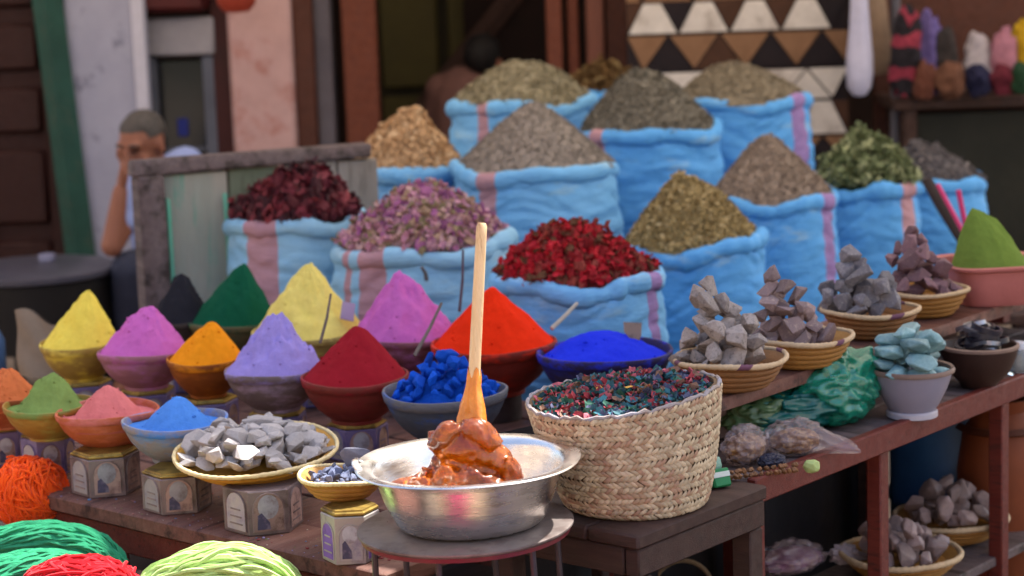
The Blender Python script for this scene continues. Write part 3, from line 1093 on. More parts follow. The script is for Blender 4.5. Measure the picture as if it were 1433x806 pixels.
# ------------------------------------------------------------------ heaps, bowls, tins
def heap_fn(Rr, h, p=1.0, tip=.1, lump=.06, seed=0, ox=0.0, oy=0.0, streak=.03, fr=1.0, cone=1.0):
    def f(r, a):
        x, y = r * math.cos(a) - ox * max(0, 1 - r / Rr), r * math.sin(a) - oy * max(0, 1 - r / Rr)
        t0_ = min(1.0, r / Rr)
        t = min(1.0, t0_ / cone)
        e = tip
        base = (math.sqrt(1 + e * e) - math.sqrt(t * t + e * e)) / (math.sqrt(1 + e * e) - e)
        base = max(0.0, base) ** p
        if cone < 1: base = (base + .06 * (1 - t0_)) / 1.06 + .02 * math.sin(PI * t0_)
        t = t0_
        X, Y = r * math.cos(a) / Rr, r * math.sin(a) / Rr
        k = lump * fbm(X * 3.2 * fr + seed, Y * 3.2 * fr, seed * 1.3, 5) + streak * fbm(math.cos(a) * 3.5 + seed, math.sin(a) * 3.5, t * .8) * (t * (1 - t) * 4)
        return h * (base + k * (1 - t ** 6))
    return f


def heap(name, label, cat, c, Rr, h, m, p=1.0, tip=.1, lump=.06, seed=0, ox=0.0, oy=0.0, streak=.04, nr=30, na=84, sink=.02, parent=None, fr=1.0, crumbs=0, group=None, cone=1.0):
    f = heap_fn(Rr, h, p, tip, lump, seed, ox, oy, streak, fr, cone)
    mb = MB()
    vs = [(ox, oy, f(0, 0))]
    for i in range(1, nr + 1):
        t = i / nr
        for k in range(na):
            a = 2 * PI * k / na
            r = Rr * t
            vs.append((r * math.cos(a) + ox * (1 - t), r * math.sin(a) + oy * (1 - t), f(r, a)))
    for k in range(na):
        a = 2 * PI * k / na
        vs.append((Rr * .93 * math.cos(a), Rr * .93 * math.sin(a), -sink))
    vs.append((0, 0, -sink))
    fs = [(0, 1 + k, 1 + (k + 1) % na) for k in range(na)]
    for i in range(nr):
        for k in range(na):
            k2 = (k + 1) % na
            fs.append((1 + i * na + k, 1 + (i + 1) * na + k, 1 + (i + 1) * na + k2, 1 + i * na + k2))
    l_ = len(vs) - 1
    for k in range(na): fs.append((l_, 1 + nr * na + (k + 1) % na, 1 + nr * na + k))
    mb.add(vs, fs)
    for _ in range(crumbs):
        a, t = random.uniform(-PI, 0.2), random.random() ** .5 * .96
        r = Rr * t
        s = random.uniform(.0012, .0035)
        mb.ball((r * math.cos(a) + ox * (1 - t), r * math.sin(a) + oy * (1 - t), f(r, a) + s * .3), s, 6, 4)
    o = mb.build(name, m, parent, None if parent is not None else c, angle=75)
    if parent is None: tag(o, label, cat, group)
    return o, f


def powder(hexc, hex2=None, name=None, b=.5, sh=0.0):
    return M('powder_' + (name or hexc), hexc, hex2 or hexc, scale=28, rough=.95, spec=.08, bump=b, bscale=260, bump2=.5, bscale2=45, vary=.12, sheen=sh)


def clay(name, c, c2, dust, thr=.58):
    return M('clay_' + name, c, c2, scale=22, rough=.62, bump=.35, bscale=70, c3=dust, scale3=13, thr3=thr, vary=.14, spec=.3, stretch=(1, 1, 2.2), rvary=.1)


def bowl(label, c, Rr, H, m, mrim, seed=0, deep=.02, name='clay_bowl', cat='bowl', group='clay bowls of pigment', zfill=None):
    """thick rimmed clay bowl; c is the centre of the rim plane"""
    t = thing(name, label, cat, (c[0], c[1], c[2] - H), group=group)
    wob = lambda a, i, r, z: (r * (1 + .012 * math.sin(2 * a + seed) + .008 * math.sin(5 * a + seed * 2)), z + .0025 * math.sin(2 * a + seed * 3) * z / H)
    fr = .46
    prof = [(0, 0), (Rr * fr, 0), (Rr * (fr + .01), .004), (Rr * (fr + .005), H * .08), (Rr * .56, H * .16), (Rr * .72, H * .33), (Rr * .84, H * .52), (Rr * .915, H * .7), (Rr * .935, H * .78), (Rr * .95, H * .8), (Rr * .9, H * .82), (Rr * .8, H * .55), (Rr * .5, H * .25), (0, H * .2)]
    MB().lathe(prof, 56, wob=wob).build('bowl_body', m, t)
    pr = [(Rr * .945, H * .8), (Rr * .975, H * .83), (Rr * .99, H * .9), (Rr, H * .97), (Rr * .99, H * 1.0), (Rr * .955, H * 1.0), (Rr * .94, H * .96), (Rr * .92, H * .81)]
    MB().lathe(pr, 64, wob=wob, closed=True).build('rim', mrim, t)
    return t


def px_r(l, r, y): return (r - l) / 2 * y / F_PX


ZB = .66
PIGC = []


def pig(label, l, r, ry_, apx, apy, z, H, hexc, cl, seed, hexc2=None, p=1.0, tip=.1, lump=.05, streak=.04, crumbs=14, fillz=-.006, Rk=.955, pname=None, fr=1.0, hlabel=None, dust_t=.58, cone=1.0):
    """a clay bowl with its cone of pigment"""
    c = at_z((l + r) / 2, ry_, z)
    Rr = px_r(l, r, c.y)
    m = clay('%d' % seed, cl[0], cl[1], cl[2] if len(cl) > 2 else hexc, dust_t)
    PIGC.append((c, Rr, H))
    mr = clay('rim%d' % seed, cl[0], cl[1], hexc, .54)
    bowl(label, c, Rr, H, m, mr, seed)
    ap = at_y(apx, apy, c.y)
    h = ap.z - (c.z + fillz)
    heap('pigment_heap', hlabel, 'pigment', (c.x, c.y, c.z + fillz), Rr * Rk, h, powder(hexc, hexc2, pname or label[:18]), p, tip, lump + .03, seed * 3.7, ox=ap.x - c.x, streak=streak * .6 + .01, crumbs=crumbs, fr=fr, cone=cone, group='cones of pigment powder in clay bowls')
    return c, Rr


Y_CL = ('#8c6f38', '#a3843f')
# far row
pig('shadowed clay bowl holding the black powder', 205, 300, 446, 255, 382, ZB, .085, '#25252b', ('#4a3e36', '#3a322d', '#2b2a2c'), 1, p=1.02, tip=.16, hlabel='black charcoal powder cone at the back beside the dark green one')
pig('olive brown clay bowl holding the dark green powder', 262, 392, 447, 340, 372, ZB, .09, '#14503a', ('#6e6444', '#5e553a', '#4b5c43'), 2, '#0e4a33', tip=.2, hlabel='dark green powder cone in the back row')
c_yel, r_yel = pig('ochre clay bowl under the larger pale yellow cone', 350, 515, 462, 430, 373, ZB, .095, '#dccb72', ('#8d7643', '#a08a4a', '#d8c463'), 3, '#d6c464', p=1.0, tip=.14, lump=.09, streak=.08, hlabel='large pale yellow powder cone with a lilac tag stuck in it')
c_mag, r_mag = pig('mauve stained clay bowl in the back row', 487, 645, 466, 562, 380, ZB, .09, '#be68b0', ('#8f5a63', '#7c4a55', '#bd78ae'), 4, '#b65ca6', tip=.16, lump=.1, streak=.06, hlabel='lumpy magenta pink powder cone in the back row')
c_red, r_red = pig('large brick red clay bowl behind the stirring stick', 600, 783, 478, 688, 404, ZB, .12, '#e03010', ('#6d221a', '#7d2b1f', '#9c2a16'), 5, '#d42a0c', tip=.13, lump=.02, streak=.02, hlabel='vivid orange-red powder cone behind the stirring stick')
c_blu, r_blu = pig('wide dark blue stained clay bowl with a shallow fill', 748, 945, 489, 830, 464, ZB, .12, '#2438d8', ('#2c2c52', '#34284a', '#1f2a86'), 6, '#1e2fcc', p=.95, tip=.5, lump=.05, streak=.02, fillz=-.02, Rk=.94, hlabel='shallow cobalt blue powder mound with a card tag in it')
# middle row
pig('yellow ochre clay bowl at the far end of the middle row', 55, 172, 478, 124, 407, ZB, .092, '#dfcb58', ('#8f7436', '#a6893f', '#d6bf45'), 7, '#d8c04c', tip=.1, lump=.05, hlabel='bright lemon yellow powder cone at the far end of the middle row')
pig('rosy clay bowl next to the lemon yellow one', 136, 268, 488, 207, 425, ZB, .092, '#bd66ad', ('#93606a', '#a4707c', '#b774a4'), 8, '#b55ca4', tip=.14, lump=.06, hlabel='orchid pink powder cone between lemon yellow and orange')
pig('orange brown clay bowl with orange powder', 232, 345, 500, 297, 451, ZB, .09, '#e08c1c', ('#7a3f17', '#8f4d18', '#a65c18'), 9, '#da8414', tip=.18, lump=.03, hlabel='saffron orange powder cone in the middle row')
c_lav, r_lav = pig('grey dusted clay bowl with a pale rim and lavender powder', 311, 458, 514, 388, 438, ZB, .095, '#9688c8', ('#7a6a68', '#6a5c60', '#a08aa0'), 10, '#8d7fc2', tip=.12, lump=.12, streak=.1, hlabel='crumbly lavender powder cone in the middle row')
pig('dark red clay bowl with burgundy powder', 418, 575, 525, 502, 457, ZB, .1, '#8d1c28', ('#7a352c', '#6a2a24', '#7d2a2a'), 11, '#841822', tip=.16, lump=.03, hlabel='burgundy red powder cone in the middle row')
# near row
Z1 = .64
pig('terracotta bowl at the end of the near row', -40, 62, 553, 8, 516, Z1, .07, '#b9673d', ('#a05330', '#8f4526', '#b06a48'), 12, '#ae5d35', tip=.2, lump=.1, hlabel='terracotta orange powder mound at the end of the near row')
pig('olive yellow clay bowl with moss green powder', 3, 132, 564, 74, 521, Z1, .075, '#71894a', ('#a07a35', '#8d6a2e', '#98904a'), 13, '#6a8046', tip=.16, lump=.08, cone=.8, fillz=-.010, Rk=.93, hlabel='moss green powder cone in the near row')
pig('orange clay bowl with coral powder', 77, 224, 572, 150, 539, Z1, .08, '#c4706f', ('#b5603c', '#a5512f', '#c5705a'), 14, '#bb6666', tip=.22, cone=.7, lump=.05, fillz=-.014, Rk=.92, hlabel='coral pink powder cone in the near row')
pig('grey blue stained clay bowl with sky blue powder', 169, 321, 586, 248, 555, Z1, .085, '#4a80cc', ('#7f8591', '#8d7f80', '#5f86bb'), 15, '#4478c0', tip=.25, cone=.68, lump=.05, fillz=-.014, Rk=.92, hlabel='sky blue powder cone in the near row')

# the bowl of indigo lumps
cI = at_z(623, 545, ZB)
RI = px_r(533, 714, cI.y)
bowl('slate grey clay bowl heaped with indigo blue lumps', cI, RI, .11, clay('indigo', '#4b5160', '#3f4858', '#2a4f96', .6), clay('indigorim', '#6a6a70', '#575b66', '#3d5a94'), 3)

# ------------------------------------------------------------------ stones
def rock_mesh(name, m, seed, ax=(1, .8, .65), npt=18, bev=.06, rough=.0):
    rr = random.Random(seed)
    bm = bmesh.new()
    for _ in range(npt):
        v = Vector((rr.gauss(0, 1), rr.gauss(0, 1), rr.gauss(0, 1))).normalized() * rr.uniform(.86, 1.05)
        bm.verts.new((v.x * ax[0] * .5, v.y * ax[1] * .5, v.z * ax[2] * .5))
    r = bmesh.ops.convex_hull(bm, input=bm.verts)
    bmesh.ops.delete(bm, geom=[v for v in bm.verts if not v.link_faces], context='VERTS')
    bmesh.ops.dissolve_limit(bm, angle_limit=R(14), verts=bm.verts, edges=bm.edges)
    if bev:
        bmesh.ops.bevel(bm, geom=list(bm.edges), offset=bev * .5, segments=1, affect='EDGES', profile=.5, clamp_overlap=True)
    if rough:
        bmesh.ops.triangulate(bm, faces=bm.faces)
        for v in bm.verts:
            v.co *= 1 + rough * fbm(v.co.x * 5 + seed, v.co.y * 5, v.co.z * 5)
    me = bpy.data.meshes.new(name)
    bm.normal_update()
    bm.to_mesh(me)
    bm.free()
    for f in me.polygons: f.use_smooth = False
    ms = m if isinstance(m, list) else [m]
    me.materials.append(ms[seed % len(ms)])
    return me


def put_rock(name, me, p, s, label, cat, group, rot=None):
    o = bpy.data.objects.new(name, me)
    C.objects.link(o)
    o.location = p
    o.scale = (s, s, s)
    o.rotation_euler = (rot or rand_rot()).to_euler() if not isinstance(rot, tuple) else rot
    return tag(o, label, cat, group)


def pile(name, meshes, c, Rb, h, s, label, cat, group, ox=0., oy=0., jit=.25, flat=False, pw=1.0, seed=1, tower=True, n=160, k=.41, tl=.25, top=None, dome=0.0):
    """stones dropped one by one onto what already lies there, as long as they stay inside a cone"""
    rr = random.Random(seed)
    placed = []

    def rest(x, y, sz):
        z = c[2] + sz * k * (.7 if flat else 1)
        for u, v, w_, q in placed:
            d2 = (x - u) ** 2 + (y - v) ** 2
            D = (sz + q) * k * .9
            if d2 < D * D:
                z = max(z, w_ + math.sqrt(D * D - d2) * (.6 if flat else .76))
        return z

    def put(x, y, z, sz, lb):
        placed.append((x, y, z, sz))
        random.seed(rr.randint(0, 1 << 30))
        rot = rand_rot() if not flat else (rz(rr.uniform(0, 6.28)) @ rx(rr.uniform(-tl, tl)) @ ry(rr.uniform(-tl, tl)))
        put_rock(name, meshes[rr.randint(0, len(meshes) - 1)], (x, y, z), sz, lb, cat, group, rot)
    levels = max(2, int(math.ceil(h / (s * .3))))
    for L_ in range(levels):
        for i in range(max(24, n // levels)):
            a = rr.uniform(0, 2 * PI)
            q = rr.random() ** .5
            sz = s * rr.uniform(1 - jit, 1 + jit)
            R_ = Rb - sz * .4
            x, y = c[0] + R_ * q * math.cos(a), c[1] + R_ * q * math.sin(a)
            z = rest(x, y, sz)
            t = max(0.0, (z - c[2] - sz * k * .3) / max(h, 1e-6))
            if z - c[2] > s * .32 * (L_ + 1.2): continue
            lim = max(0, 1 - t) ** pw
            d = math.hypot(x - c[0] - ox * t, y - c[1] - oy * t) / max(R_, 1e-6)
            if z + sz * .42 - c[2] < h and d <= lim: put(x, y, z, sz, label)
    if tower:
        while True:
            sz = s * rr.uniform(.85, 1.1)
            x, y = c[0] + ox + rr.uniform(-.1, .1) * s, c[1] + oy + rr.uniform(-.1, .1) * s
            z = rest(x, y, sz)
            last = z + sz * .45 + s * .62 > c[2] + h
            put(x, y, z, sz, (top or label) if last else label)
            if last: break
    return placed


M_IND = M('indigo_pigment', '#0c4fc0', '#0a3f9e', scale=20, rough=.85, spec=.15, bump=.5, bscale=160, rand=.35)
ind = [rock_mesh('indigo_lump', M_IND, 100 + k, (1.1, .85, .62), 15, .07, .08) for k in range(8)]
heap('indigo_core', 'loose indigo crumbs filling the slate grey bowl', 'pigment', (cI.x, cI.y, cI.z - .02), RI * .92, .05, powder('#0b3f9e', '#09347f', 'indigo'), tip=.3, lump=.3)
pile('indigo_lump', ind, (cI.x, cI.y, cI.z - .016), RI * .97, .098, .036, 'indigo blue pigment lump heaped in the slate grey bowl', 'pigment lump', 'indigo lumps in the slate grey bowl', jit=.3, pw=.75, seed=4, n=260, tower=False)
apx = at_y(624, 486, cI.y)
put_rock('indigo_lump', ind[1], (apx.x, apx.y, min(apx.z, cI.z + .07)), .056, 'largest indigo lump, on top of the heap in the slate grey bowl', 'pigment lump', 'indigo lumps in the slate grey bowl', rx(.3))

# ------------------------------------------------------------------ tins
M_TIN = [M('tin_tarnished', '#8a7a78', '#75666a', rand=.22, scale=14, rough=.45, metal=.25, c3='#5a4a48', scale3=16, thr3=.58, bump=.2, bscale=80),
         M('tin_lilac', '#7c7098', '#6a5f88', scale=14, rough=.4, metal=.25, c3='#4d456a', scale3=16, thr3=.6, bump=.15, bscale=80),
         M('tin_bright', '#a5a08f', '#938c96', scale=14, rough=.4, metal=.2, c3='#6a5f70', scale3=16, thr3=.62, bump=.15, bscale=80)]
M_GOLD = M('brass_lid', '#a88e48', '#8d7438', scale=18, rough=.45, metal=.6, c3='#5f4c2c', scale3=18, thr3=.54)
M_ARCH = [M('arch_rosy', '#967c76', '#a58a80', rand=.25, scale=30, rough=.5, c3='#6d5450', scale3=30, thr3=.56), M('arch_pale', '#a59d94', '#8c8894', rand=.25, scale=30, rough=.5, c3='#766d82', scale3=24, thr3=.6), M('arch_violet', '#7a5aa8', '#6a4c98', scale=30, rough=.5, c3='#43306c', scale3=24, thr3=.6)]
M_MOON = M('print_moon', '#a7a6aa', '#8f8f9a', scale=20, rough=.5, vary=.2, rand=.25, c3='#7d7478', scale3=40, thr3=.55)
M_FIG = M('print_dark', '#3d3a50', '#4c4a66', scale=40, rough=.5, c3='#70687a', scale3=50, thr3=.56)


def tin(label, px, py, half, z, Hh, rot, sty=0, lid=True, at=None):
    """six-sided tea tin with an embossed arch on every face; px,py: the middle of its foot"""
    c = at_z(px, py, z)
    Rr = half * c.y / F_PX
    c.y += Rr * .9
    if at is not None: c = Vector((at[0], at[1], z))
    t = thing('tea_tin', label, 'tin', (c.x, c.y, z), (0, 0, rot), 'six-sided tea tins used as stands')
    n_ = 6
    ap = Rr * math.cos(PI / n_)
    hexr = lambda r, z0, z1, b: [(r - b, z0), (r, z0 + b), (r, z1 - b), (r - b, z1)]
    Hb = Hh * (.9 if lid else 1)
    MB().lathe([(0, 0)] + hexr(Rr, 0, Hb - .001, .002) + [(0, Hb - .001)], n_, wob=lambda a, i, r, z: (r * (1 + .012 * math.sin(3.1 * a + rot * 20 + z * 60) * (0 < i < 4)), z)).build('tin_body', M_TIN[sty], t, smooth=False)
    if lid:
        MB().lathe([(0, Hb)] + hexr(Rr * .985, Hb, Hh - .003, .002) + [(Rr * .9, Hh - .003), (Rr * .88, Hh), (0, Hh)], n_).build('lid', M_GOLD, t, smooth=False)
    sw = 2 * Rr * math.sin(PI / n_)
    for k in range(n_):
        a = PI / n_ + k * 2 * PI / n_
        fr = Matrix.Rotation(a + PI / 2, 4, 'Z')
        fr = Matrix.Translation((math.cos(a) * ap, math.sin(a) * ap, 0)) @ fr
        aw_, z0, zs2 = sw * .39, Hb * .09, Hb * .58
        pts = [(-aw_, z0), (aw_, z0)] + [(aw_ * math.cos(q * PI / 8), zs2 + aw_ * 1.05 * math.sin(q * PI / 8)) for q in range(9)]
        ap_o = MB().prism(pts, -.0012, fr).build('arch_panel', M_ARCH[(0 if k % 3 else 1) if sty != 2 else (1 + k % 2)], t, smooth=False)
        tb = MB()
        ring = [fr @ Vector((x, -.0012, z_)) for x, z_ in pts[1:] + [pts[0]]]
        tb.tube(ring, .0014, 5)
        tb.build('arch_frame', M_TIN[sty], ap_o)
        if k % 2 == 0:
            ov = [(aw_ * .68 * math.cos(q * PI / 8), zs2 + Hb * .05 + aw_ * .8 * math.sin(q * PI / 8)) for q in range(16)]
            MB().prism(ov, -.002, fr).build('print_moon', M_MOON, ap_o, smooth=False)
            fg = [(-aw_ * .75, z0 + .004), (aw_ * .1, z0 + .004), (aw_ * .05, z0 + Hb * .2), (-aw_ * .25, z0 + Hb * .33), (-aw_ * .45, z0 + Hb * .42), (-aw_ * .7, z0 + Hb * .36)]
            MB().prism(fg, -.0026, fr).build('print_figure', M_FIG, ap_o, smooth=False)
        else:
            for q in range(3):
                MB().box((0, 0, 0), (aw_ * 1.3, .0016, Hb * .05), bev=.0004)
                bb = MB().box((0, -.0016, z0 + Hb * (.14 + .16 * q)), (aw_ * (1.3 - .15 * q), .0012, Hb * .03))
                bb.v = [tuple(fr @ Vector(v)) for v in bb.v]
                bb.build('print_band', M_TIN[sty], ap_o, smooth=False)
    return t


tin('tarnished tin at the end of the plank, lilac sided', 0, 654, 34, ZT, .085, .35, 1)
tin('lilac grey tin under the moss green bowl', 63, 668, 38, ZT, .09, .3, 1)
tin('rosy tarnished tin under the coral powder bowl', 142, 697, 50, ZT, .09, .22, 0)
tin('brownish tin under the sky blue powder bowl', 243, 721, 50, ZT, .083, .2, 0)
tin('dull wide tin under the flat basket of white stones', 365, 750, 58, ZT, .088, .25, 0, lid=False)
tin('bright tin with a yellow lid under the small slate basket', 490, 791, 43, ZT, .1, .05, 2)
for k, lb in ((6, 'lemon yellow'), (7, 'orchid pink'), (8, 'saffron orange'), (9, 'lavender'), (10, 'burgundy'), (15, '')):
    cc = PIGC[k][0] if k < 15 else cI
    lbl = f'shaded tin with a dull brass lid under the {lb} powder bowl' if k < 15 else 'shaded tin with a dull brass lid under the bowl of indigo lumps'
    zt = (PIGC[k][0].z - PIGC[k][2] if k < 15 else cI.z - .11) - ZT
    tin(lbl, 600, 600, 42, ZT, zt, .3 + .1 * math.sin(k * 3), 1, at=(cc.x, cc.y))
for k, lb in ((0, 'black'), (1, 'dark green'), (2, 'pale yellow'), (3, 'magenta')):
    cc = PIGC[k][0]
    tin(f'barely seen tin lifting the {lb} powder bowl in the back row', 600, 600, 38, ZT, cc.z - PIGC[k][2] - ZT, .3, 1, at=(cc.x, cc.y))
for cc, lb in ((c_red, 'brick red bowl of orange-red powder'), (c_blu, 'dark blue bowl of cobalt powder')):
    MB_ = MB().lathe([(0, ZT), (.06, ZT), (.06, cc.z - .12), (0, cc.z - .12)], 24)
    tag(MB_.build('wood_block', MW_DARK, None, (cc.x, cc.y, 0)), 'round wooden block under the ' + lb, 'block')

# ------------------------------------------------------------------ coiled flat baskets
M_STRAW = M('golden_straw', '#a3763a', '#8f6430', scale=30, rough=.6, bump=.5, bscale=140, stretch=(1, 1, 3), vary=.25)
M_STRAWB = M('brown_straw', '#8a5f38', '#73502f', scale=30, rough=.65, bump=.5, bscale=140, stretch=(1, 1, 3), vary=.25)
M_WRAP = M('pale_straw_wrap', '#c0a888', '#ac9474', scale=40, rough=.65, bump=.4, bscale=160, vary=.2)
M_WRAPY = M('cream_straw_wrap', '#d8c79c', '#c8b37e', scale=40, rough=.65, bump=.4, bscale=160, vary=.2)
M_WRAPP = M('purple_straw_wrap', '#6a4458', '#5a384a', scale=40, rough=.7, bump=.4, bscale=160)


def flat_basket(label, c, Rr, H, m=M_STRAWB, mw=M_WRAP, tilt=(0, 0, 0), coils=5, patches=(), seed=0, foot=.55, group='coiled straw baskets of minerals', floor=.6, rimw=.046):
    t = thing('straw_basket', label, 'basket', (c[0], c[1], c[2] - H), tilt, group)
    # one lathe whose outer profile swells at each coil
    prof = [(0, 0), (Rr * foot, 0)]
    for k in range(coils):
        for q in range(5):
            f = (k + q / 5) / coils
            r = Rr * (foot + (1 - foot) * f ** .62)
            prof.append((r * .96 + .07 * Rr * .5 * math.sin(PI * q / 5), H * f))
    prof += [(Rr * .97, H), (Rr * .9, H * .96), (Rr * .75, H * .6), (Rr * .5, H * floor), (0, H * floor)]
    wob = lambda a, i, r, z: (r * (1 + .015 * math.sin(2 * a + seed) + .006 * math.sin(46 * a + i * 1.4) * (1 if z > 0 else 0)), z + .0022 * math.sin(3 * a + seed) * z / H)
    MB().lathe(prof, 96, wob=wob).build('basket_body', m, t)
        # rim: a coil wrapped with straw, each wrap standing a little proud
    nw = 64
    mb = MB()
    npt = nw * 3
    n_ = 8
    vs, fs, mi = [], [], []
    rr = random.Random(seed)
    wr = [rr.uniform(.9, 1.1) for _ in range(nw)]
    for k in range(npt):
        a = 2 * PI * k / npt
        ph = (k % 3)
        tr = rimw * Rr * (1.0 if ph else .84) * wr[k // 3]
        R0 = Rr * .975 * (1 + .015 * math.sin(2 * a + seed))
        z0 = H * 1.0 + .0022 * math.sin(3 * a + seed)
        for q in range(n_):
            b = 2 * PI * q / n_ + .3
            vs.append(((R0 + tr * math.cos(b)) * math.cos(a + .05 * math.sin(b)), (R0 + tr * math.cos(b)) * math.sin(a + .05 * math.sin(b)), z0 + tr * 1.15 * math.sin(b)))
    for k in range(npt):
        k2 = (k + 1) % npt
        for q in range(n_):
            q2 = (q + 1) % n_
            fs.append((k * n_ + q, k2 * n_ + q, k2 * n_ + q2, k * n_ + q2))
    mb.add(vs, fs)
    for k in range(npt):
        a = (2 * PI * k / npt)
        for pa, pw_ in patches:
            d = (a - pa + PI) % (2 * PI) - PI
            if abs(d) < pw_:
                for q in range(n_): mb.mi[k * n_ + q] = 1
    mb.build('rim', [mw, M_WRAPP], t, angle=60)
    return t


M_RW = M('grey_white_mineral', '#a79d98', '#857d7c', scale=7, rough=.75, bump=.5, bscale=60, rand=.25, c3='#5f5450', scale3=6, thr3=.62, vary=.2)
M_RB = M('mauve_mineral', '#8b7777', '#75656a', scale=7, rough=.7, bump=.5, bscale=60, rand=.3, c3='#a5938a', scale3=7, thr3=.6, vary=.2)
M_RC = M('charcoal_mineral', '#77747a', '#5c5a62', scale=7, rough=.6, bump=.5, bscale=60, rand=.3, c3='#918c8c', scale3=9, thr3=.6, vary=.2)
M_RD = M('plum_mineral', '#7d5f66', '#694f58', scale=7, rough=.65, bump=.5, bscale=60, rand=.3, c3='#9a8080', scale3=7, thr3=.62, vary=.2)
M_RF = M('chalk_stone', '#b0aaa8', '#9a9594', scale=8, rough=.85, bump=.5, bscale=70, rand=.16, vary=.12)
M_RFT = M('tan_stone', '#97816f', '#867261', scale=8, rough=.85, bump=.5, bscale=70, vary=.18)
M_RS = M('slate_chip', '#6d7590', '#565c74', scale=8, rough=.6, bump=.4, bscale=70, rand=.35, vary=.15)
M_RT = M('teal_mineral', '#7fa3a9', '#63888f', scale=8, rough=.4, bump=.3, bscale=60, rand=.3, vary=.2, coat=.2)
M_RU = M('dusky_mineral', '#9a8682', '#837276', scale=7, rough=.45, coat=.25, bump=.5, bscale=60, rand=.35, c3='#8a7a78', scale3=7, thr3=.6, vary=.2)

rk = lambda n_, m, s0, ax, k=6, npt=18, bev=.07, ro=.08: [rock_mesh(n_, m, s0 + i, (ax[0] * (1 + .15 * math.sin(i * 2.1)), ax[1] * (1 + .15 * math.cos(i * 1.3)), ax[2]), npt + (i % 3) * 2 - 2, bev, ro) for i in range(k)]
rA = rk('rock', M_RW, 200, (1.08, .86, .8), k=8, npt=13, bev=.035)
rB = rk('rock', M_RB, 220, (1.08, .86, .78), k=8, npt=13, bev=.035)
rC = rk('rock', M_RC, 240, (1.05, .88, .82), k=8, npt=14, bev=.035)
rD = rk('rock', M_RD, 260, (1.08, .85, .74), k=8, npt=12, bev=.035)
ZBK = ZU + .06


def stone_basket(lbl_b, l, r, ry_, apx, apy, meshes, s, lbl, grp, H=.06, patches=(), seed=1, pw=.5, Rf=1.0, top=None, m=M_STRAWB, ox=0.0):
    c = at_z((l + r) / 2, ry_, ZBK)
    Rr = px_r(l, r, c.y)
    flat_basket(lbl_b, c, Rr, H, m=m, patches=patches, seed=seed)
    ap = at_y(apx, apy, c.y)
    base = (c.x + ox * Rr, c.y, c.z - H * .32)
    h = ap.z - base[2]
    pile('rock', meshes, base, Rr * Rf, h, s, lbl, 'rock', grp, seed=seed, pw=pw, ox=ap.x - base[0], top=top or ('topmost ' + lbl))
    return c, Rr


stone_basket('straw basket of grey-white rocks nearest the tall woven basket', 942, 1103, 500, 994, 394, rA, .056, 'rough grey-white rock piled in the nearest straw basket', 'rocks in the grey-white basket', patches=((-1.45, .12), (.3, .12), (-2.9, .1)), seed=1, ox=-.1, Rf=1.0, top='small pale rock balanced on top of the grey-white pile')
stone_basket('straw basket of mauve rocks, second along the raised shelf', 1045, 1195, 470, 1080, 378, rB, .054, 'mauve brown rock piled in the second straw basket', 'rocks in the mauve basket', patches=((-.9, .1), (2, .1)), seed=2, ox=-.12, pw=.6, top='large mauve rock balanced on top of the mauve pile', m=M_STRAW)
stone_basket('straw basket of charcoal rocks, third along the raised shelf', 1148, 1288, 432, 1192, 350, rC, .062, 'charcoal grey rock piled in the third straw basket', 'rocks in the charcoal basket', patches=((-1.2, .15), (.6, .1)), seed=3, ox=-.16, top='square charcoal rock on top of the charcoal pile')
stone_basket('straw basket of plum rocks beside the pink tub', 1228, 1357, 404, 1275, 320, rD, .056, 'plum coloured rock piled in the straw basket by the pink tub', 'rocks in the plum basket', seed=4, ox=-.05, pw=.6, top='pale pink rock on top of the plum pile', m=M_STRAW)

# near flat basket of chalky stones on its tin
cF = at_z(359, 628, .605)
RF = px_r(238, 480, cF.y)
flat_basket('wide shallow golden basket of white chalky stones on a tin', cF, RF, .05, m=M('honey_straw', '#b98a34', '#a87728', scale=26, rough=.55, bump=.5, bscale=120, stretch=(1, 1, 3), vary=.22), mw=M_WRAPY, tilt=(R(5), R(-1), 0), coils=4, seed=5, foot=.42, patches=(), group='coiled straw baskets of minerals', floor=.62, rimw=.026)
rF = rk('chalk_stone', M_RF, 300, (1.25, .85, .62), 10, 17, .04, .16)
LBF, GF = 'pale grey chalky stone in the wide golden basket', 'stones in the wide golden basket'
rr = random.Random(5)
pile('chalk_stone', rF, (cF.x, cF.y - .004, cF.z - .014), RF * .99, .076, .05, LBF, 'stone', GF, seed=14, pw=.42, n=520, jit=.35, tower=False, k=.36, flat=True, tl=.75)
p = at_z(366, 590, cF.z + .05)
put_rock('chalk_stone', rock_mesh('chalk_stone', M_RF, 333, (1.5, .7, .42), 18, .05, .04), p, .062, 'long flat pale stone lying on top at the back of the wide golden basket', 'stone', GF, rz(.1) @ rx(.2))
p = at_z(310, 606, cF.z + .035)
put_rock('chalk_stone', rock_mesh('chalk_stone', M_RFT, 334, (1, .8, .8), 18, .06, .06), p, .05, 'blocky tan brown stone in the wide golden basket', 'stone', GF, rz(.4))
p = at_z(345, 634, cF.z + .036)
put_rock('chalk_stone', rock_mesh('chalk_stone', M('white_chalk', '#cfc9c4', '#bdb6b2', rough=.85, bump=.4, bscale=60), 335, (1.2, .8, .8), 14, .05, .05), p, .05, 'brightest white angular stone near the front of the wide golden basket', 'stone', GF, rz(.5) @ ry(.3))

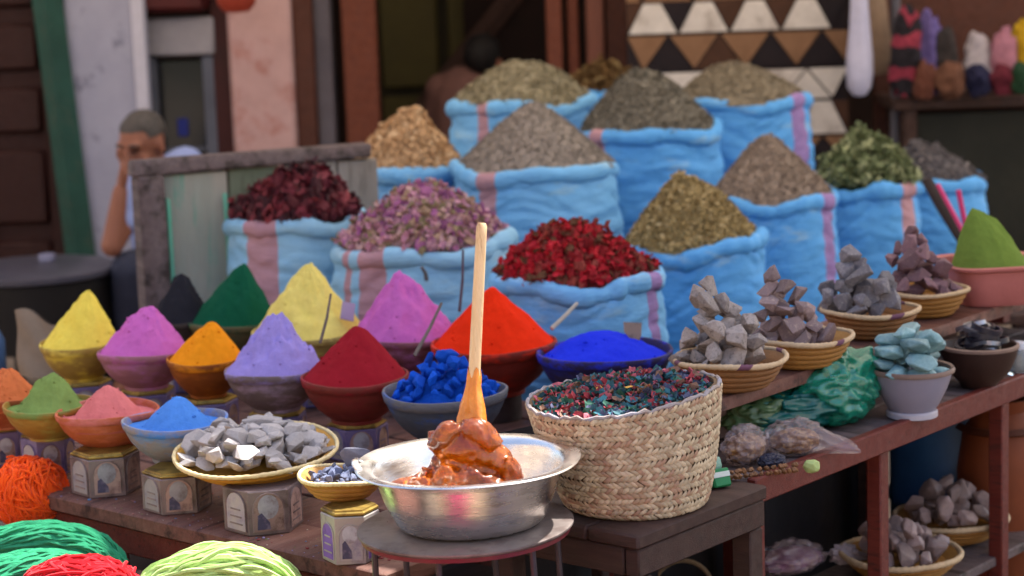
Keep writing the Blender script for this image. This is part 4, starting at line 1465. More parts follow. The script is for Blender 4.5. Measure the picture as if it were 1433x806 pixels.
# small slate basket
cS = at_z(478, 664, .62)
RS_ = px_r(414, 542, cS.y)
flat_basket('small deep straw bowl basket of slate chips on the bright tin', cS, RS_, .042, m=M_STRAW, mw=M_WRAPY, seed=6, foot=.5, coils=4, tilt=(0, R(2), 0), floor=.6)
rS = rk('slate_chip', M_RS, 340, (1.1, .8, .45), 6, 14, .05, .04)
pile('slate_chip', rS, (cS.x, cS.y, cS.z - .016), RS_ * .92, .032, .026, 'blue grey slate chip in the small straw bowl basket', 'stone', 'slate chips in the small basket', seed=15, pw=.45, n=300, jit=.35, tower=False, k=.32)
p = at_y(497, 640, cS.y + .025)
put_rock('slate_disc', rock_mesh('slate_disc', M('dull_grey_disc', '#6c6c7a', '#5c5c6a', rough=.6), 350, (1.1, .35, 1), 30, .05, .0), p, .062, 'round flat grey slate disc leaning at the back of the small basket', 'stone', None, rx(.2))

# ------------------------------------------------------------------ tall woven palm basket
cB = at_z(863, 550, .775)
RB_ = px_r(724, 1003, cB.y)
HB = .775 - ZR
cBx, cBy = cB.x + .01, cB.y
tb = thing('woven_basket', 'tall plaited palm leaf basket full of mixed dried petals', 'basket', (cBx, cBy, ZR))
TL = .085


def bsurf(a, t):
    """point on the basket wall"""
    r = RB_ * (.71 + .29 * t ** .8 + .012 * math.sin(PI * t * 1.3)) * (1 + .012 * math.sin(3 * a + 2 * t) + .01 * math.sin(2 * a + 1))
    if t < .04: r *= .97 + .03 * t / .04
    z = HB * t + TL * r * math.cos(a) * t + .004 * math.sin(2 * a + 2.2) * t
    return Vector((r * math.cos(a) + .020 * (1 - t), r * math.sin(a) * .98, z))


mb = MB()
na, nz_ = 96, 26
vs, fs = [], []
for j in range(nz_ + 1):
    for i in range(na):
        p = bsurf(2 * PI * i / na, j / nz_)
        vs.append(((p.x - .02) * .975 + .02, p.y * .975, p.z))
for j in range(nz_):
    for i in range(na):
        i2 = (i + 1) % na
        fs.append((j * na + i, j * na + i2, (j + 1) * na + i2, (j + 1) * na + i))
o_ = len(vs)
for j in range(6):
    for i in range(na):
        p = bsurf(2 * PI * i / na, 1 - j * .05)
        vs.append((p.x * .93, p.y * .93, p.z))
for i in range(na):
    i2 = (i + 1) % na
    fs.append((nz_ * na + i, nz_ * na + i2, o_ + i2, o_ + i))
    for j in range(5): fs.append((o_ + j * na + i, o_ + j * na + i2, o_ + (j + 1) * na + i2, o_ + (j + 1) * na + i))
fs.append(tuple(range(na - 1, -1, -1)))
mb.add(vs, fs)
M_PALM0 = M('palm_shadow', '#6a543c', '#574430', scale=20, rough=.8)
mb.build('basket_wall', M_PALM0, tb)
M_PALM = [M('palm_a', '#b5a48a', '#a39278', scale=30, rough=.65, bump=.35, bscale=140, vary=.2, stretch=(1, 1, 2)), M('palm_b', '#a98f74', '#957d64', scale=30, rough=.7, bump=.35, bscale=140, vary=.2), M('palm_c', '#c8b69a', '#b8a588', scale=30, rough=.6, bump=.35, bscale=140, vary=.18), M('palm_d', '#a98a72', '#967660', scale=30, rough=.7, bump=.35, bscale=140, vary=.2)]
mb = MB()
nrow = 18
rr = random.Random(9)
for j in range(nrow):
    t0 = (j + .5) / nrow * .985 + .008
    rad = RB_ * (.71 + .29 * t0)
    ns = int(2 * PI * rad / .0098)
    sl = 1 if j % 2 else -1
    ph = rr.random()
    for i in range(ns):
        a = 2 * PI * (i + ph + rr.uniform(-.12, .12)) / ns
        ca = math.sin(a)
        dt = rr.uniform(-.006, .006)
        Ls = .0104 * rr.uniform(.9, 1.1)          # half length along the slant
        Ws = .0038 * rr.uniform(.85, 1.1)
        ang = sl * R(rr.uniform(33, 42))
        rows_ = []
        for u in (-1, -.4, .4, 1):
            row = []
            for v in (-1, 0, 1):
                x = u * Ls * math.cos(ang) - v * Ws * math.sin(ang)
                z = u * Ls * math.sin(ang) + v * Ws * math.cos(ang)
                tt = min(1, max(0.0, t0 + dt + z / HB))
                p = bsurf(a + x / rad, tt)
                nrm = Vector((p.x, p.y, 0)).normalized()
                lift = -.0018 + .0050 * (1 - u * u * .9) * (1 - .6 * v * v) + (.0012 if abs(u) < .9 else -.0005)
                row.append(p + nrm * lift)
            rows_.append(row)
        vs = [p for row in rows_ for p in row]
        fs = []
        for q in range(3):
            for w_ in range(2): fs.append((q * 3 + w_, q * 3 + w_ + 1, q * 3 + w_ + 4, q * 3 + w_ + 3))
        mb.add(vs, fs, rr.choice((0, 0, 1, 2, 2, 3)))
o = mb.build('plaited_strips', M_PALM, tb, angle=60)
o['kind'] = 'stuff'
mb = MB()
pts = [bsurf(2 * PI * i / 90, 1.0) + Vector((0, 0, .0)) for i in range(91)]
mb.tube([p - Vector((p.x, p.y, 0)) * .012 + Vector((0, 0, .0022 * math.sin(i * 3.7) + .0015 * math.sin(i * 1.3))) for i, p in enumerate(pts)], [.0036 * (1 + .35 * math.sin(i * 2.4) * math.sin(i * .7)) for i in range(91)], 7)
mb.build('rim', M('blue_grey_binding', '#8b8d9c', '#8f7c66', scale=22, rough=.85, bump=.4, bscale=140), tb)

# mixed petals heaped in it
M_PET = [M('petal_%d' % i, a, b, scale=30, rough=.75, bump=.4, bscale=120, vary=.25) for i, (a, b) in enumerate((('#38636c', '#294c56'), ('#3a6a58', '#2c5546'), ('#a03a42', '#84303a'), ('#bd6470', '#9c4c58'), ('#565a76', '#444862'), ('#80604f', '#684c40'), ('#b98a3a', '#a0752c'), ('#3f7c8a', '#306474')))]


def petal(mb, p, nrm, s, mi, rr, curl=.5, asp=.55):
    """one curled dried petal: a bent 2x3 patch"""
    up = Vector((rr.gauss(0, .55), rr.gauss(0, .55), rr.gauss(0, .55))) + nrm
    q = up.to_track_quat('Z', 'Y').to_matrix() @ rz(rr.uniform(0, 6.28))
    c1, c2 = rr.uniform(-curl, curl), rr.uniform(.1, curl)
    vs = []
    for u in (-1, 0, 1):
        for v in (-1, 0, 1):
            wv = asp * (1 - .45 * abs(u)) * (1 + rr.uniform(-.2, .2))
            vs.append(p + q @ Vector((u * s, v * s * wv, s * (c2 * v * v + c1 * u * u + rr.uniform(-.1, .1)))))
    fs = [(0, 1, 4, 3), (1, 2, 5, 4), (3, 4, 7, 6), (4, 5, 8, 7)]
    mb.add(vs, fs, mi)


def flakes(name, parent, f, Rr, n, smin, smax, mats, weights, seed, ox=0., oy=0., lift=.4, curl=.5, asp=.55, edge=1.0, arc=None, clumpy=0.0):
    rr = random.Random(seed)
    mb = MB()
    for _ in range(n):
        t = rr.random() ** .5 * edge
        a = rr.uniform(0, 2 * PI) if arc is None else rr.uniform(*arc)
        r = t * Rr
        e = .01 * Rr
        z = f(r, a)
        h1 = f(min(Rr, r + e), a)
        sl = (z - h1) / e
        nrm = Vector((math.cos(a) * sl, math.sin(a) * sl, 1)).normalized()
        s = rr.uniform(smin, smax)
        p = Vector((r * math.cos(a) + ox * (1 - t), r * math.sin(a) + oy * (1 - t), z)) + nrm * s * rr.uniform(0, lift)
        petal(mb, p, nrm, s, rr.choices(range(len(mats)), weights)[0], rr, curl, asp)
    o = mb.build(name, mats, parent, smooth=False)
    o['kind'] = 'stuff'
    return o


pet = thing('petal_heap', 'mixed heap of teal, red and pink dried petals filling the tall woven basket', 'dried petals', (cBx, cBy, .775 - .012), (0, R(-4.6), 0))
o, f = heap('heap_core', None, None, None, RB_ * .925, .022, M('dark_petal_mix', '#4a3438', '#2b3c42', scale=60, rough=.9, bump=.6, bscale=120), p=.8, tip=.6, lump=.35, seed=4, parent=pet)
flakes('petals', pet, f, RB_ * .915, 1500, .006, .0125, M_PET, (5, 4, 3, 3, 3, 3, .5, 3), 11, lift=.9, curl=.7, asp=.7)
petal_big = MB()
petal(petal_big, Vector((.0, 0, 0)), Vector((0, -.6, 1)), .014, 0, random.Random(3), .3, .8)
pq = at_y(886, 545, cBy - .09)
p_ = petal_big.build('petal', M('ochre_petal', '#c29338', '#a97c2c', rough=.7), None, (pq.x, pq.y, .805))
tag(p_, 'large ochre dried petal lying on the petal mix in the tall basket', 'petal')

# ------------------------------------------------------------------ steel bowl with amber paste and stick
cM = at_z(656, 643, .715)
RM = px_r(494, 818, cM.y)
HM = .715 - zs_ - .004
sb_ = thing('steel_bowl', 'shiny steel bowl of amber paste on the round stand', 'bowl', (cM.x, cM.y, .715 - HM), (0, R(-1.2), 0))
prof = [(0, 0), (RM * .62, 0), (RM * .655, .004), (RM * .685, .014), (RM * .76, HM * .42), (RM * .825, HM * .8), (RM * .85, HM * .9), (RM * .87, HM * .955), (RM * .93, HM * .985), (RM * .99, HM * .99), (RM, HM * .97), (RM * 1.005, HM * .985), (RM * .995, HM * 1.005), (RM * .93, HM * 1.0), (RM * .862, HM * .972), (RM * .835, HM * .88), (RM * .81, HM * .78), (RM * .745, HM * .42), (RM * .67, .02), (RM * .63, .0055), (0, .005)]
MB().lathe(prof, 96, wob=lambda a, i, r, z: (r * (1 + .004 * math.sin(2 * a + 1) + .003 * math.sin(7 * a)), z + .0015 * math.sin(3 * a) * z / HM)).build('bowl_body', M_METAL, sb_, angle=50)
hd = MB()
hd.tube([(-RM * .97 + .004, -.03, HM * .99), (-RM * .99, -.018, HM + .006), (-RM * .995, 0, HM + .009), (-RM * .99, .018, HM + .006), (-RM * .97 + .004, .03, HM * .99)], .006, 8, flat=.6)
hd.build('grip', M_METAL, sb_)
M_AMB = M('amber_paste', '#cf6e12', '#a04c0a', scale=14, rough=.1, sss=.0, coat=.35, trans=.66, c3='#74300a', scale3=16, thr3=.53, vary=.15, bump2=.3, bscale2=30, spec=.5)
ap_ = thing('amber_paste', 'glossy folded lump of amber coloured soft soap in the steel bowl', 'paste', (cM.x - .008, cM.y - .006, .715 - HM + .007))
ap_.scale = (1.05, .88, 1.2)
mb = MB()
rr = random.Random(23)
def slab(c, r, rot, fr=2.4, am=.3):
    sd = rr.uniform(0, 50)
    mb.ball(c, r, 30, 18, rot=rot, fn=lambda d, q: Vector((q.x * (1 + am * fbm(d.x * fr + sd, d.y * fr, d.z * fr)), q.y * (1 + am * fbm(d.x * fr, d.y * fr + sd, d.z * fr)), q.z * (1 + am * fbm(d.x * fr, d.y * fr, d.z * fr + sd)) + .35 * r[0] * math.sin(d.x * 2.6 + sd) * .35)))
slab((0, .01, .03), (.085, .07, .05), rz(.3))
slab((.012, .0, .085), (.062, .045, .026), ry(-.12) @ rx(.35))
slab((.0, -.012, .112), (.058, .036, .018), ry(.22) @ rx(.55))
slab((.038, -.012, .105), (.042, .034, .015), ry(.5) @ rx(.3))
for c, r, e in (((-.082, -.02, .062), (.042, .022, .011), (.2, -.25, .3)), ((-.06, -.05, .05), (.034, .02, .014), (-.6, .5, .2)), ((-.03, -.06, .058), (.026, .017, .03), (.3, .1, -.2)),
                ((-.008, -.07, .05), (.022, .014, .034), (.1, .25, .4)), ((.022, -.068, .052), (.02, .015, .034), (.0, -.3, -.3)), ((.05, -.06, .05), (.036, .018, .02), (.4, .35, .2)),
                ((.078, -.03, .06), (.018, .02, .036), (.2, -.2, .5)), ((.07, -.045, .03), (.034, .02, .016), (.2, .2, -.4)), ((-.045, -.075, .026), (.034, .018, .014), (.2, -.2, .2)),
                ((0, -.085, .024), (.03, .016, .013), (-.2, .3, 0)), ((-.09, -.005, .04), (.03, .025, .014), (.3, -.5, .6)), ((.03, -.03, .128), (.036, .024, .012), (.5, .3, -.3)), ((-.03, -.025, .125), (.03, .02, .014), (.5, -.4, .4))):
    slab(c, r, rx(e[0]) @ ry(e[1]) @ rz(e[2]), 2.8, .28)
# sticky strings sagging to the bowl wall and thin smears
for p0_, p1_ in (((-.06, -.03, .08), (-.104, -.02, .03)), ((.06, -.05, .06), (.1, -.075, .022)), ((-.02, -.08, .05), (-.05, -.108, .012)), ((.07, 0, .08), (.118, .02, .04))):
    a_, b_ = Vector(p0_), Vector(p1_)
    mb.tube([a_, a_.lerp(b_, .35) - Vector((0, 0, .012)), a_.lerp(b_, .7) - Vector((0, 0, .012)), b_], [.009, .005, .004, .007], 10)
union('paste_body', mb, M_AMB, ap_, .0028, 2)

# stirring stick standing in the paste
pt_, pb_ = at_y(674, 312, cM.y + .05), at_y(660, 598, cM.y + .012)
dv = (pb_ - pt_)
stk = thing('stirring_stick', 'tall pale wooden stirring stick standing in the amber paste', 'stick', pb_)
qz = (-dv).to_track_quat('Z', 'Y').to_matrix()
Lk = dv.length
M_STK = M('pale_stick_wood', '#e0c298', '#d0ab7c', scale=10, rough=.5, bump=.3, bscale=60, stretch=(6, 6, 1), c3='#94683c', scale3=14, thr3=.62, vary=.15)
ax_ = qz.inverted() @ CAMX
sec = [(-.03, .0215, .008), (.0, .022, .008), (.03, .0185, .0085), (.06, .012, .009), (.075, .0098, .009), (.1, .0098, .009), (.2, .0096, .0088), (Lk - .02, .0088, .0082), (Lk - .006, .0085, .008), (Lk, .006, .006)]
mb = MB()
vs, fs = [], []
nn = 14
for z, hw, ht in sec:
    for k in range(nn):
        a = 2 * PI * k / nn
        cx, cy = math.cos(a), math.sin(a)
        cx = math.copysign(abs(cx) ** .55, cx)
        cy = math.copysign(abs(cy) ** .55, cy)
        e_ = Vector((cx * hw + .0012 * math.sin(z * 31), cy * ht, 0))
        e_ = rz(-.42 * min(1, max(0, z / .1)) ** 1.5 - .12) @ e_
        vs.append(qz @ Vector((e_.x, e_.y, z)))
for i in range(len(sec) - 1):
    for k in range(nn):
        k2 = (k + 1) % nn
        fs.append((i * nn + k, i * nn + k2, (i + 1) * nn + k2, (i + 1) * nn + k))
fs.append(tuple(range(nn - 1, -1, -1)))
fs.append(tuple((len(sec) - 1) * nn + k for k in range(nn)))
mb.add(vs, fs)
mb.build('handle', M_STK, stk)
mb = MB()
for z, hw, ht in ((-.03, .026, .016), (0, .024, .013), (.03, .0205, .0115), (.055, .0155, .0112), (.075, .0115, .0108), (.09, .0105, .0102)): pass
vs, fs = [], []
sec2 = [(-.035, .03, .02), (-.01, .028, .018), (.015, .025, .0155), (.035, .021, .0138), (.055, .0162, .0125), (.07, .0122, .0112), (.085, .0112, .0104), (.098, .0102, .0096)]
for i, (z, hw, ht) in enumerate(sec2):
    for k in range(20):
        a = 2 * PI * k / 20
        kx = 1 + .14 * fbm(math.cos(a) * 2, math.sin(a) * 2, z * 60)
        vs.append(qz @ Vector((math.copysign(abs(math.cos(a)) ** .6, math.cos(a)) * hw * kx, math.copysign(abs(math.sin(a)) ** .6, math.sin(a)) * ht * kx, z + .006 * math.sin(3 * a) * (i == 7))))
for i in range(len(sec2) - 1):
    for k in range(20):
        k2 = (k + 1) % 20
        fs.append((i * 20 + k, i * 20 + k2, (i + 1) * 20 + k2, (i + 1) * 20 + k))
fs.append(tuple(range(19, -1, -1)))
mb.add(vs, fs)
mb.build('paste_coat', M('amber_coat', '#d98a34', '#c06a1c', scale=30, rough=.22, coat=.5, sss=.2, bump=.4, bscale=50, vary=.2), stk)

# ------------------------------------------------------------------ blue sacks
def sack_mat(n_, a, b): return M(n_, a, b, c3='#9cbccb' if 'stripe' not in n_ else None, scale3=3.5, thr3=.66, scale=5, rough=.62, bump=.25, bscale=90, bump2=.4, bscale2=16, stretch=(1, 1, 3.2), vary=.1, spec=.3)
M_SK = sack_mat('blue_woven_sack', '#78b6e4', '#66a8dc')
M_SKD = sack_mat('deep_blue_woven_sack', '#5ea8e6', '#4e98da')
M_SKP = sack_mat('pale_blue_woven_sack', '#94c2dc', '#80b4d6')
M_STR = sack_mat('pink_stripe', '#b48d96', '#a67d88')
M_STV = sack_mat('violet_stripe', '#9479ae', '#866ba2')


def sack(label, c, Rr, zb, mats, stripes=(), seed=0, roll=.025, bulge=.05, tilt=0.0, sag=.008):
    """open woven sack with a rolled top; stripes: (angle, half width)"""
    H = c[2] - zb
    t = thing('blue_sack', label, 'sack', (c[0], c[1], zb), group='blue woven sacks of herbs')
    mb = MB()
    na, nz_ = 144, 60
    vs, fs, mi = [], [], []

    def P(a, t_, k=1.0):
        r = Rr * (.91 + (bulge + .055) * math.sin(PI * min(1, t_ * 1.02)) - .03 * (1 - t_))
        wr = .02 * fbm(math.cos(a) * 1.6 + seed, math.sin(a) * 1.6, t_ * H * 26 + seed, 4) + .014 * fbm(math.cos(a) * 3 + seed, math.sin(a) * 3 + seed, t_ * H * 9, 3)
        wr += .006 * math.sin(t_ * H * 95 + 2 * math.sin(2 * a + seed) + seed) * (.4 + .6 * t_) * (.5 + .5 * math.sin(a * 1.5 + seed))
        cz = t_ * H * 17 + 1.1 * math.sin(a * 1.3 + seed) + .5 * math.sin(a * 3.1 + seed * 2)
        wr -= .030 * max(0, 1 - abs(noise.noise(Vector((math.cos(a) * .9 + seed, math.sin(a) * .9, cz)))) * 5) * (.35 + .65 * t_)
        wr -= .007 * max(0, 1 - abs(noise.noise(Vector((math.cos(a) * 2.2 + seed * 2, math.sin(a) * 2.2, cz * 2.1)))) * 8) * (.3 + .7 * t_)
        r *= 1 + wr * 1.1
        r *= k * (1 + .02 * math.sin(2 * a + seed))
        z = H * t_ + (tilt * math.cos(a) * Rr + sag * math.sin(3 * a + seed) + .006 * math.sin(5 * a + seed * 2)) * t_ ** 2
        return Vector((r * math.cos(a), r * math.sin(a), z))
    top = 1 - roll * 1.1 / H
    for j in range(nz_ + 1):
        for i in range(na): vs.append(P(2 * PI * i / na, top * j / nz_, .985 if j == nz_ else 1))
    for j in range(nz_):
        for i in range(na):
            i2 = (i + 1) % na
            fs.append((j * na + i, j * na + i2, (j + 1) * na + i2, (j + 1) * na + i))
    fs.append(tuple(range(na - 1, -1, -1)))
    mb.add(vs, fs)
    st = lambda a: 1 if any(abs((a - s_ + PI) % (2 * PI) - PI) < w_ for s_, w_ in stripes) else 0
    for j in range(nz_):
        for i in range(na): mb.mi[j * na + i] = st(2 * PI * (i + .5) / na)
    mb.build('sack_body', mats, t, angle=70)
    mb = MB()
    vs, fs = [], []
    nq = 12
    for i in range(na):
        a = 2 * PI * i / na
        c0 = P(a, 1.0)
        c0 = Vector((c0.x * 1.0, c0.y * 1.0, c0.z - roll * .8))
        rd = Vector((math.cos(a), math.sin(a), 0))
        rl = roll * (1 + .32 * fbm(math.cos(a) * 2.4 + seed, math.sin(a) * 2.4, 3 + seed) + .05 * math.sin(a * 17 + 3 * math.sin(2 * a + seed)) * abs(math.sin(a * 1.5 + seed)))
        for q in range(nq):
            b = 2 * PI * q / nq
            k = 1 + .1 * fbm(math.cos(a) * 5 + seed, math.sin(a) * 5, b)
            vs.append(c0 + rd * (math.cos(b) * rl * .75 * k) + Vector((0, 0, math.sin(b) * rl * k)))
    for i in range(na):
        i2 = (i + 1) % na
        for q in range(nq):
            q2 = (q + 1) % nq
            fs.append((i * nq + q, i2 * nq + q, i2 * nq + q2, i * nq + q2))
    mb.add(vs, fs)
    for i in range(na):
        for q in range(nq): mb.mi[i * nq + q] = st(2 * PI * (i + .5) / na)
    mb.build('rolled_rim', mats, t, angle=70)
    return t


def herb(label, cat, c, Rr, h, core, mats, wts, n, smin, smax, p=1.0, tip=.16, lump=.06, seed=0, ox=0., asp=.55, curl=.5, lift=.7, name='herb_heap'):
    t = thing(name, label, cat, c, group='heaps of dried herbs in blue sacks')
    o, f = heap('heap_core', None, None, None, Rr, h, core, p, tip, lump, seed, ox=ox, parent=t, nr=26, na=72)
    flakes('flakes', t, f, Rr * .985, n, smin, smax, mats, wts, seed + 50, ox=ox, lift=lift, curl=curl, asp=asp, arc=(-PI - .5, .5))
    return t, f


ZS0, ZS1 = .24, .4
SK = {}


def sk(key, label, l, r, ry_, y, zb, mats, stripes, seed, rs=1.0, **kw):
    c = at_y((l + r) / 2, ry_, y)
    Rr = px_r(l, r, y) * rs
    # ry_ is where the near rim runs; the centre of the rim lies a little higher in the picture
    c.z += Rr * .13
    SK[key] = (c, Rr)
    sack(label, c, Rr, zb, mats, stripes, seed, **kw)
    return c, Rr


def ap_h(key, ax, ay):
    c, Rr = SK[key]
    a = at_y(ax, ay, c.y)
    return a.z - (c.z - .012), a.x - c.x


FRONT = -PI / 2
sk('hib', 'blue sack with a broad pink stripe holding dark hibiscus by the timber fence', 313, 512, 312, 6.0, ZS0, [M_SKP, M_STR], ((FRONT - .42, .26),), 1)
sk('purp', 'blue sack with a faded pink stripe holding lilac rosebuds', 458, 728, 352, 5.75, ZS0, [M_SKP, M_STR], ((FRONT - .55, .17), (FRONT - .95, .06)), 2, bulge=.07, tilt=.05)
sk('rose', 'blue sack of red rosebuds behind the orange-red powder', 680, 936, 396, 5.3, ZS0, [M_SK, M_STV], ((FRONT + .98, .12),), 3, bulge=.05)
sk('yg', 'blue sack of yellow-green herb beside the red rosebuds', 868, 1078, 347, 6.0, ZS0, [M_SKD, M_STV], (), 4, tilt=.09)
sk('thy', 'wide blue sack of fine grey herb in the middle of the stall', 625, 872, 243, 6.5, ZS1, [M_SK, M_STR], ((FRONT - .62, .12),), 5)
sk('tan', 'blue sack of tan dried flowers next to the fence rail', 478, 655, 243, 6.7, ZS1, [M_SK, M_STR], ((FRONT - 1.15, .3),), 6)
sk('big', 'large blue sack of dark grey-green herb in the third row', 806, 1012, 190, 7.0, ZS1, [M_SKD, M_STR], ((FRONT - .9, .12),), 7)
sk('back', 'blue sack of pale sage herb at the back nearest the dim doorway', 626, 838, 152, 7.3, ZS1, [M_SK, M_STR], ((FRONT - .6, .09),), 8)
sk('bkr', 'blue sack of khaki herb at the back in front of the cowhide rug', 935, 1137, 148, 7.4, ZS1, [M_SKD, M_STV], ((FRONT + .87, .16),), 9)
sk('mid', 'blue sack with a violet stripe holding coarse grey-brown herb', 985, 1176, 283, 6.4, ZS0, [M_SKD, M_STV], ((FRONT + .9, .15),), 10)
sk('leaf', 'blue sack with a dusky pink stripe holding green leaves', 1135, 1290, 264, 6.7, ZS1, [M_SKD, M_STR], ((FRONT + .72, .2),), 11)
sk('far', 'half hidden blue sack of greyish lavender at the dark end of the stall', 1232, 1383, 258, 7.1, ZS1, [M_SKD, M_STV], (), 12)
sk('root', 'mostly hidden blue sack of brown roots at the very back', 785, 905, 134, 7.95, .0, [M_SKD, M_STV], (), 13)


def hm(n_, a, b): return M('herb_' + n_, a, b, scale=40, rough=.85, bump=.3, bscale=120, vary=.22, spec=.2)


def do_herb(key, label, cat, ax, ay, cols, n, smin, smax, core=None, seed=0, **kw):
    c, Rr = SK[key]
    h, ox = ap_h(key, ax, ay)
    ms = [hm(key + str(i), a, a) for i, (a, w_) in enumerate(cols)]
    wts = [w_ for a, w_ in cols]
    cr = hm(key + 'core', core or cols[0][0], cols[1][0])
    return herb(label, cat, (c.x, c.y, c.z - .012), Rr * .93, h, cr, ms, wts, n, smin, smax, seed=seed, ox=ox, **kw)


do_herb('thy', 'tall smooth cone of fine grey dried thyme', 'dried herb', 747, 143, (('#9a9088', 3), ('#888078', 3), ('#787268', 2), ('#aea498', 1.5)), 4200, .003, .006, seed=3, tip=.12, lump=.02, asp=.4)
do_herb('tan', 'cone of tan dried chamomile flowers', 'dried herb', 575, 152, (('#caa880', 3), ('#b8966f', 3), ('#d6ba94', 2), ('#977858', 1)), 1500, .006, .012, seed=4, tip=.2, lump=.08, asp=.8)
do_herb('big', 'rounded mound of dark grey-green dried herb', 'dried herb', 893, 98, (('#7c776c', 3), ('#6c685e', 3), ('#8f8a7e', 2), ('#5b5850', 2)), 2600, .004, .009, seed=5, tip=.3, lump=.05, p=.9)
do_herb('back', 'wide mound of pale sage green dried herb', 'dried herb', 730, 85, (('#9c947c', 3), ('#8c846a', 3), ('#aca48c', 2), ('#7a725c', 1)), 2000, .005, .011, seed=6, tip=.35, lump=.07, p=.85)
do_herb('bkr', 'broad khaki mound of dried herb in front of the cowhide rug', 'dried herb', 1022, 88, (('#8c8270', 3), ('#7a7160', 3), ('#9a907e', 2)), 2200, .004, .008, seed=7, tip=.35, lump=.04, p=.85)
do_herb('yg', 'steep cone of yellow-green dried verbena', 'dried herb', 955, 243, (('#a8966a', 3), ('#95835a', 3), ('#bba97f', 2), ('#7d6c48', 1.5)), 2600, .005, .011, seed=8, tip=.2, lump=.06)
do_herb('mid', 'cone of coarse grey-brown dried herb behind the charcoal rocks', 'dried herb', 1072, 190, (('#9c8d80', 3), ('#897b6f', 3), ('#ac9d8f', 2), ('#74675c', 1)), 3400, .003, .007, seed=9, tip=.16, lump=.03, asp=.4)
do_herb('far', 'greyish lavender heap at the dark end of the stall', 'dried herb', 1285, 200, (('#6e6a6c', 3), ('#5a575c', 3), ('#807a7a', 1)), 900, .006, .012, seed=10, tip=.35, lump=.1)
do_herb('root', 'small heap of brown dried roots at the very back', 'dried herb', 845, 90, (('#6d5434', 3), ('#5a442a', 3), ('#85704c', 1)), 350, .012, .03, seed=12, tip=.4, lump=.2, asp=.3)


def pieces(name, key, label, cat, ax, ay, meshes, n, s, core, seed, p=1.0, tip=.2, lump=.1, hname='rosebud_heap', rough=.5, gap=.8, edge=.93, smin=.75, smax=1.2, sky_=.15, nfl=0, fmats=()):
    """heap whose pieces are each an object: flower heads, calyces, leaves"""
    c, Rr = SK[key]
    h, ox = ap_h(key, ax, ay)
    h -= s * .5
    Rr *= .93
    t = thing(hname, label, cat, (c.x, c.y, c.z - .012), group='heaps of dried herbs in blue sacks')
    o, f = heap('heap_core', None, None, None, Rr * .97, h * .97, core, p, tip, lump, seed, ox=ox, parent=t, nr=26, na=72)
    rr = random.Random(seed)
    pts = []
    tries = 0
    while len(pts) < n and tries < 60000:
        tries += 1
        q = rr.random() ** .5 * edge
        a = rr.uniform(-PI - sky_, sky_)
        r = q * Rr
        x, y = r * math.cos(a) + ox * (1 - q), r * math.sin(a)
        z = f(r, a)
        ss = s * rr.uniform(smin, smax)
        if all((x - u[0]) ** 2 + (y - u[1]) ** 2 + (z - u[2]) ** 2 > (gap * .5 * (ss + u[3])) ** 2 for u in pts):
            pts.append((x, y, z, ss))
    for x, y, z, ss in pts:
        me = meshes[rr.randint(0, len(meshes) - 1)]
        ob = bpy.data.objects.new(name, me)
        C.objects.link(ob)
        ob.parent = t
        ob.location = (x, y, z + ss * .18)
        ob.scale = (ss,) * 3
        up = Vector((rr.gauss(0, rough), rr.gauss(0, rough) - .5, 1)).normalized()
        ob.rotation_euler = (up.to_track_quat('Z', 'Y').to_matrix() @ rz(rr.uniform(0, 6.28))).to_euler()
    fl = flakes('loose_petals', t, lambda r, a: f(r, a) + s * .32, Rr * .97, nfl, s * .22, s * .5, fmats, [1] * len(fmats), seed + 7, ox=ox, lift=1.0, curl=.8, asp=.6, arc=(-PI - .2, .2)) if nfl else None
    return t


def bud_mesh(name, m1, m2, seed, openness=.7):
    """dried rosebud: five wrapped petals over a calyx"""
    rr = random.Random(seed)
    mb = MB()
    n_ = 10
    prof = [(.12, -.5), (.3, -.38), (.44, -.1), (.47, .15), (.38, .4), (.2 * openness + .1, .5), (.12, .34), (0, .3)]
    mb.lathe(prof, n_, wob=lambda a, i, r, z: (r * (1 + .22 * math.sin(2.5 * a + i * .9 + seed) * (i > 1) + rr.uniform(-.07, .07)), z + rr.uniform(-.1, .1) + .18 * math.sin(2.5 * a + seed) * (i in (4, 5))))
    for k in range(len(mb.mi)):
        if k < n_ * 1: mb.mi[k] = 1
    for q in range(2):
        a = rr.uniform(0, 6.28)
        mb.tube([(.2 * math.cos(a), .2 * math.sin(a), -.4), (.5 * math.cos(a), .5 * math.sin(a), -.1), (.55 * math.cos(a), .55 * math.sin(a), .2)], [.1, .09, .02], 4, mi=1, flat=.4)
    me = mb.mesh(name, [m1, m2], smooth=False)
    return me


M_RR = [M('red_bud_%d' % i, a, b, scale=8, rough=.8, bump=.3, bscale=30, rand=.3, vary=.15) for i, (a, b) in enumerate((('#a81622', '#8c101c'), ('#b32030', '#9a1826'), ('#8a1a20', '#741419'), ('#8a3a30', '#73302a')))]
M_CAL = M('bud_calyx', '#6d4a34', '#5a3d2b', scale=8, rough=.85)
buds_r = [bud_mesh('rosebud', M_RR[k % 4], M_CAL, 400 + k, .5 + .1 * k) for k in range(8)]
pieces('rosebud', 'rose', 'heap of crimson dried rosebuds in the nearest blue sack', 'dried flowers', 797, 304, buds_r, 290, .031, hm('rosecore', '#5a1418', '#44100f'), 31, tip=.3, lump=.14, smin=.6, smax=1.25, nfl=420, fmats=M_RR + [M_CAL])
M_PP = [M('lilac_bud_%d' % i, a, b, scale=8, rough=.8, bump=.3, bscale=30, rand=.25, vary=.15) for i, (a, b) in enumerate((('#b58494', '#a27484'), ('#a0648e', '#8f5680'), ('#bd9c98', '#a98a86'), ('#c79aab', '#b58898'), ('#ab9078', '#987e66')))]
M_CALG = M('pale_calyx', '#8d8060', '#7b6f50', scale=8, rough=.85)
buds_p = [bud_mesh('rosebud', M_PP[k % 5], M_CALG, 420 + k, .6 + .08 * k) for k in range(10)]
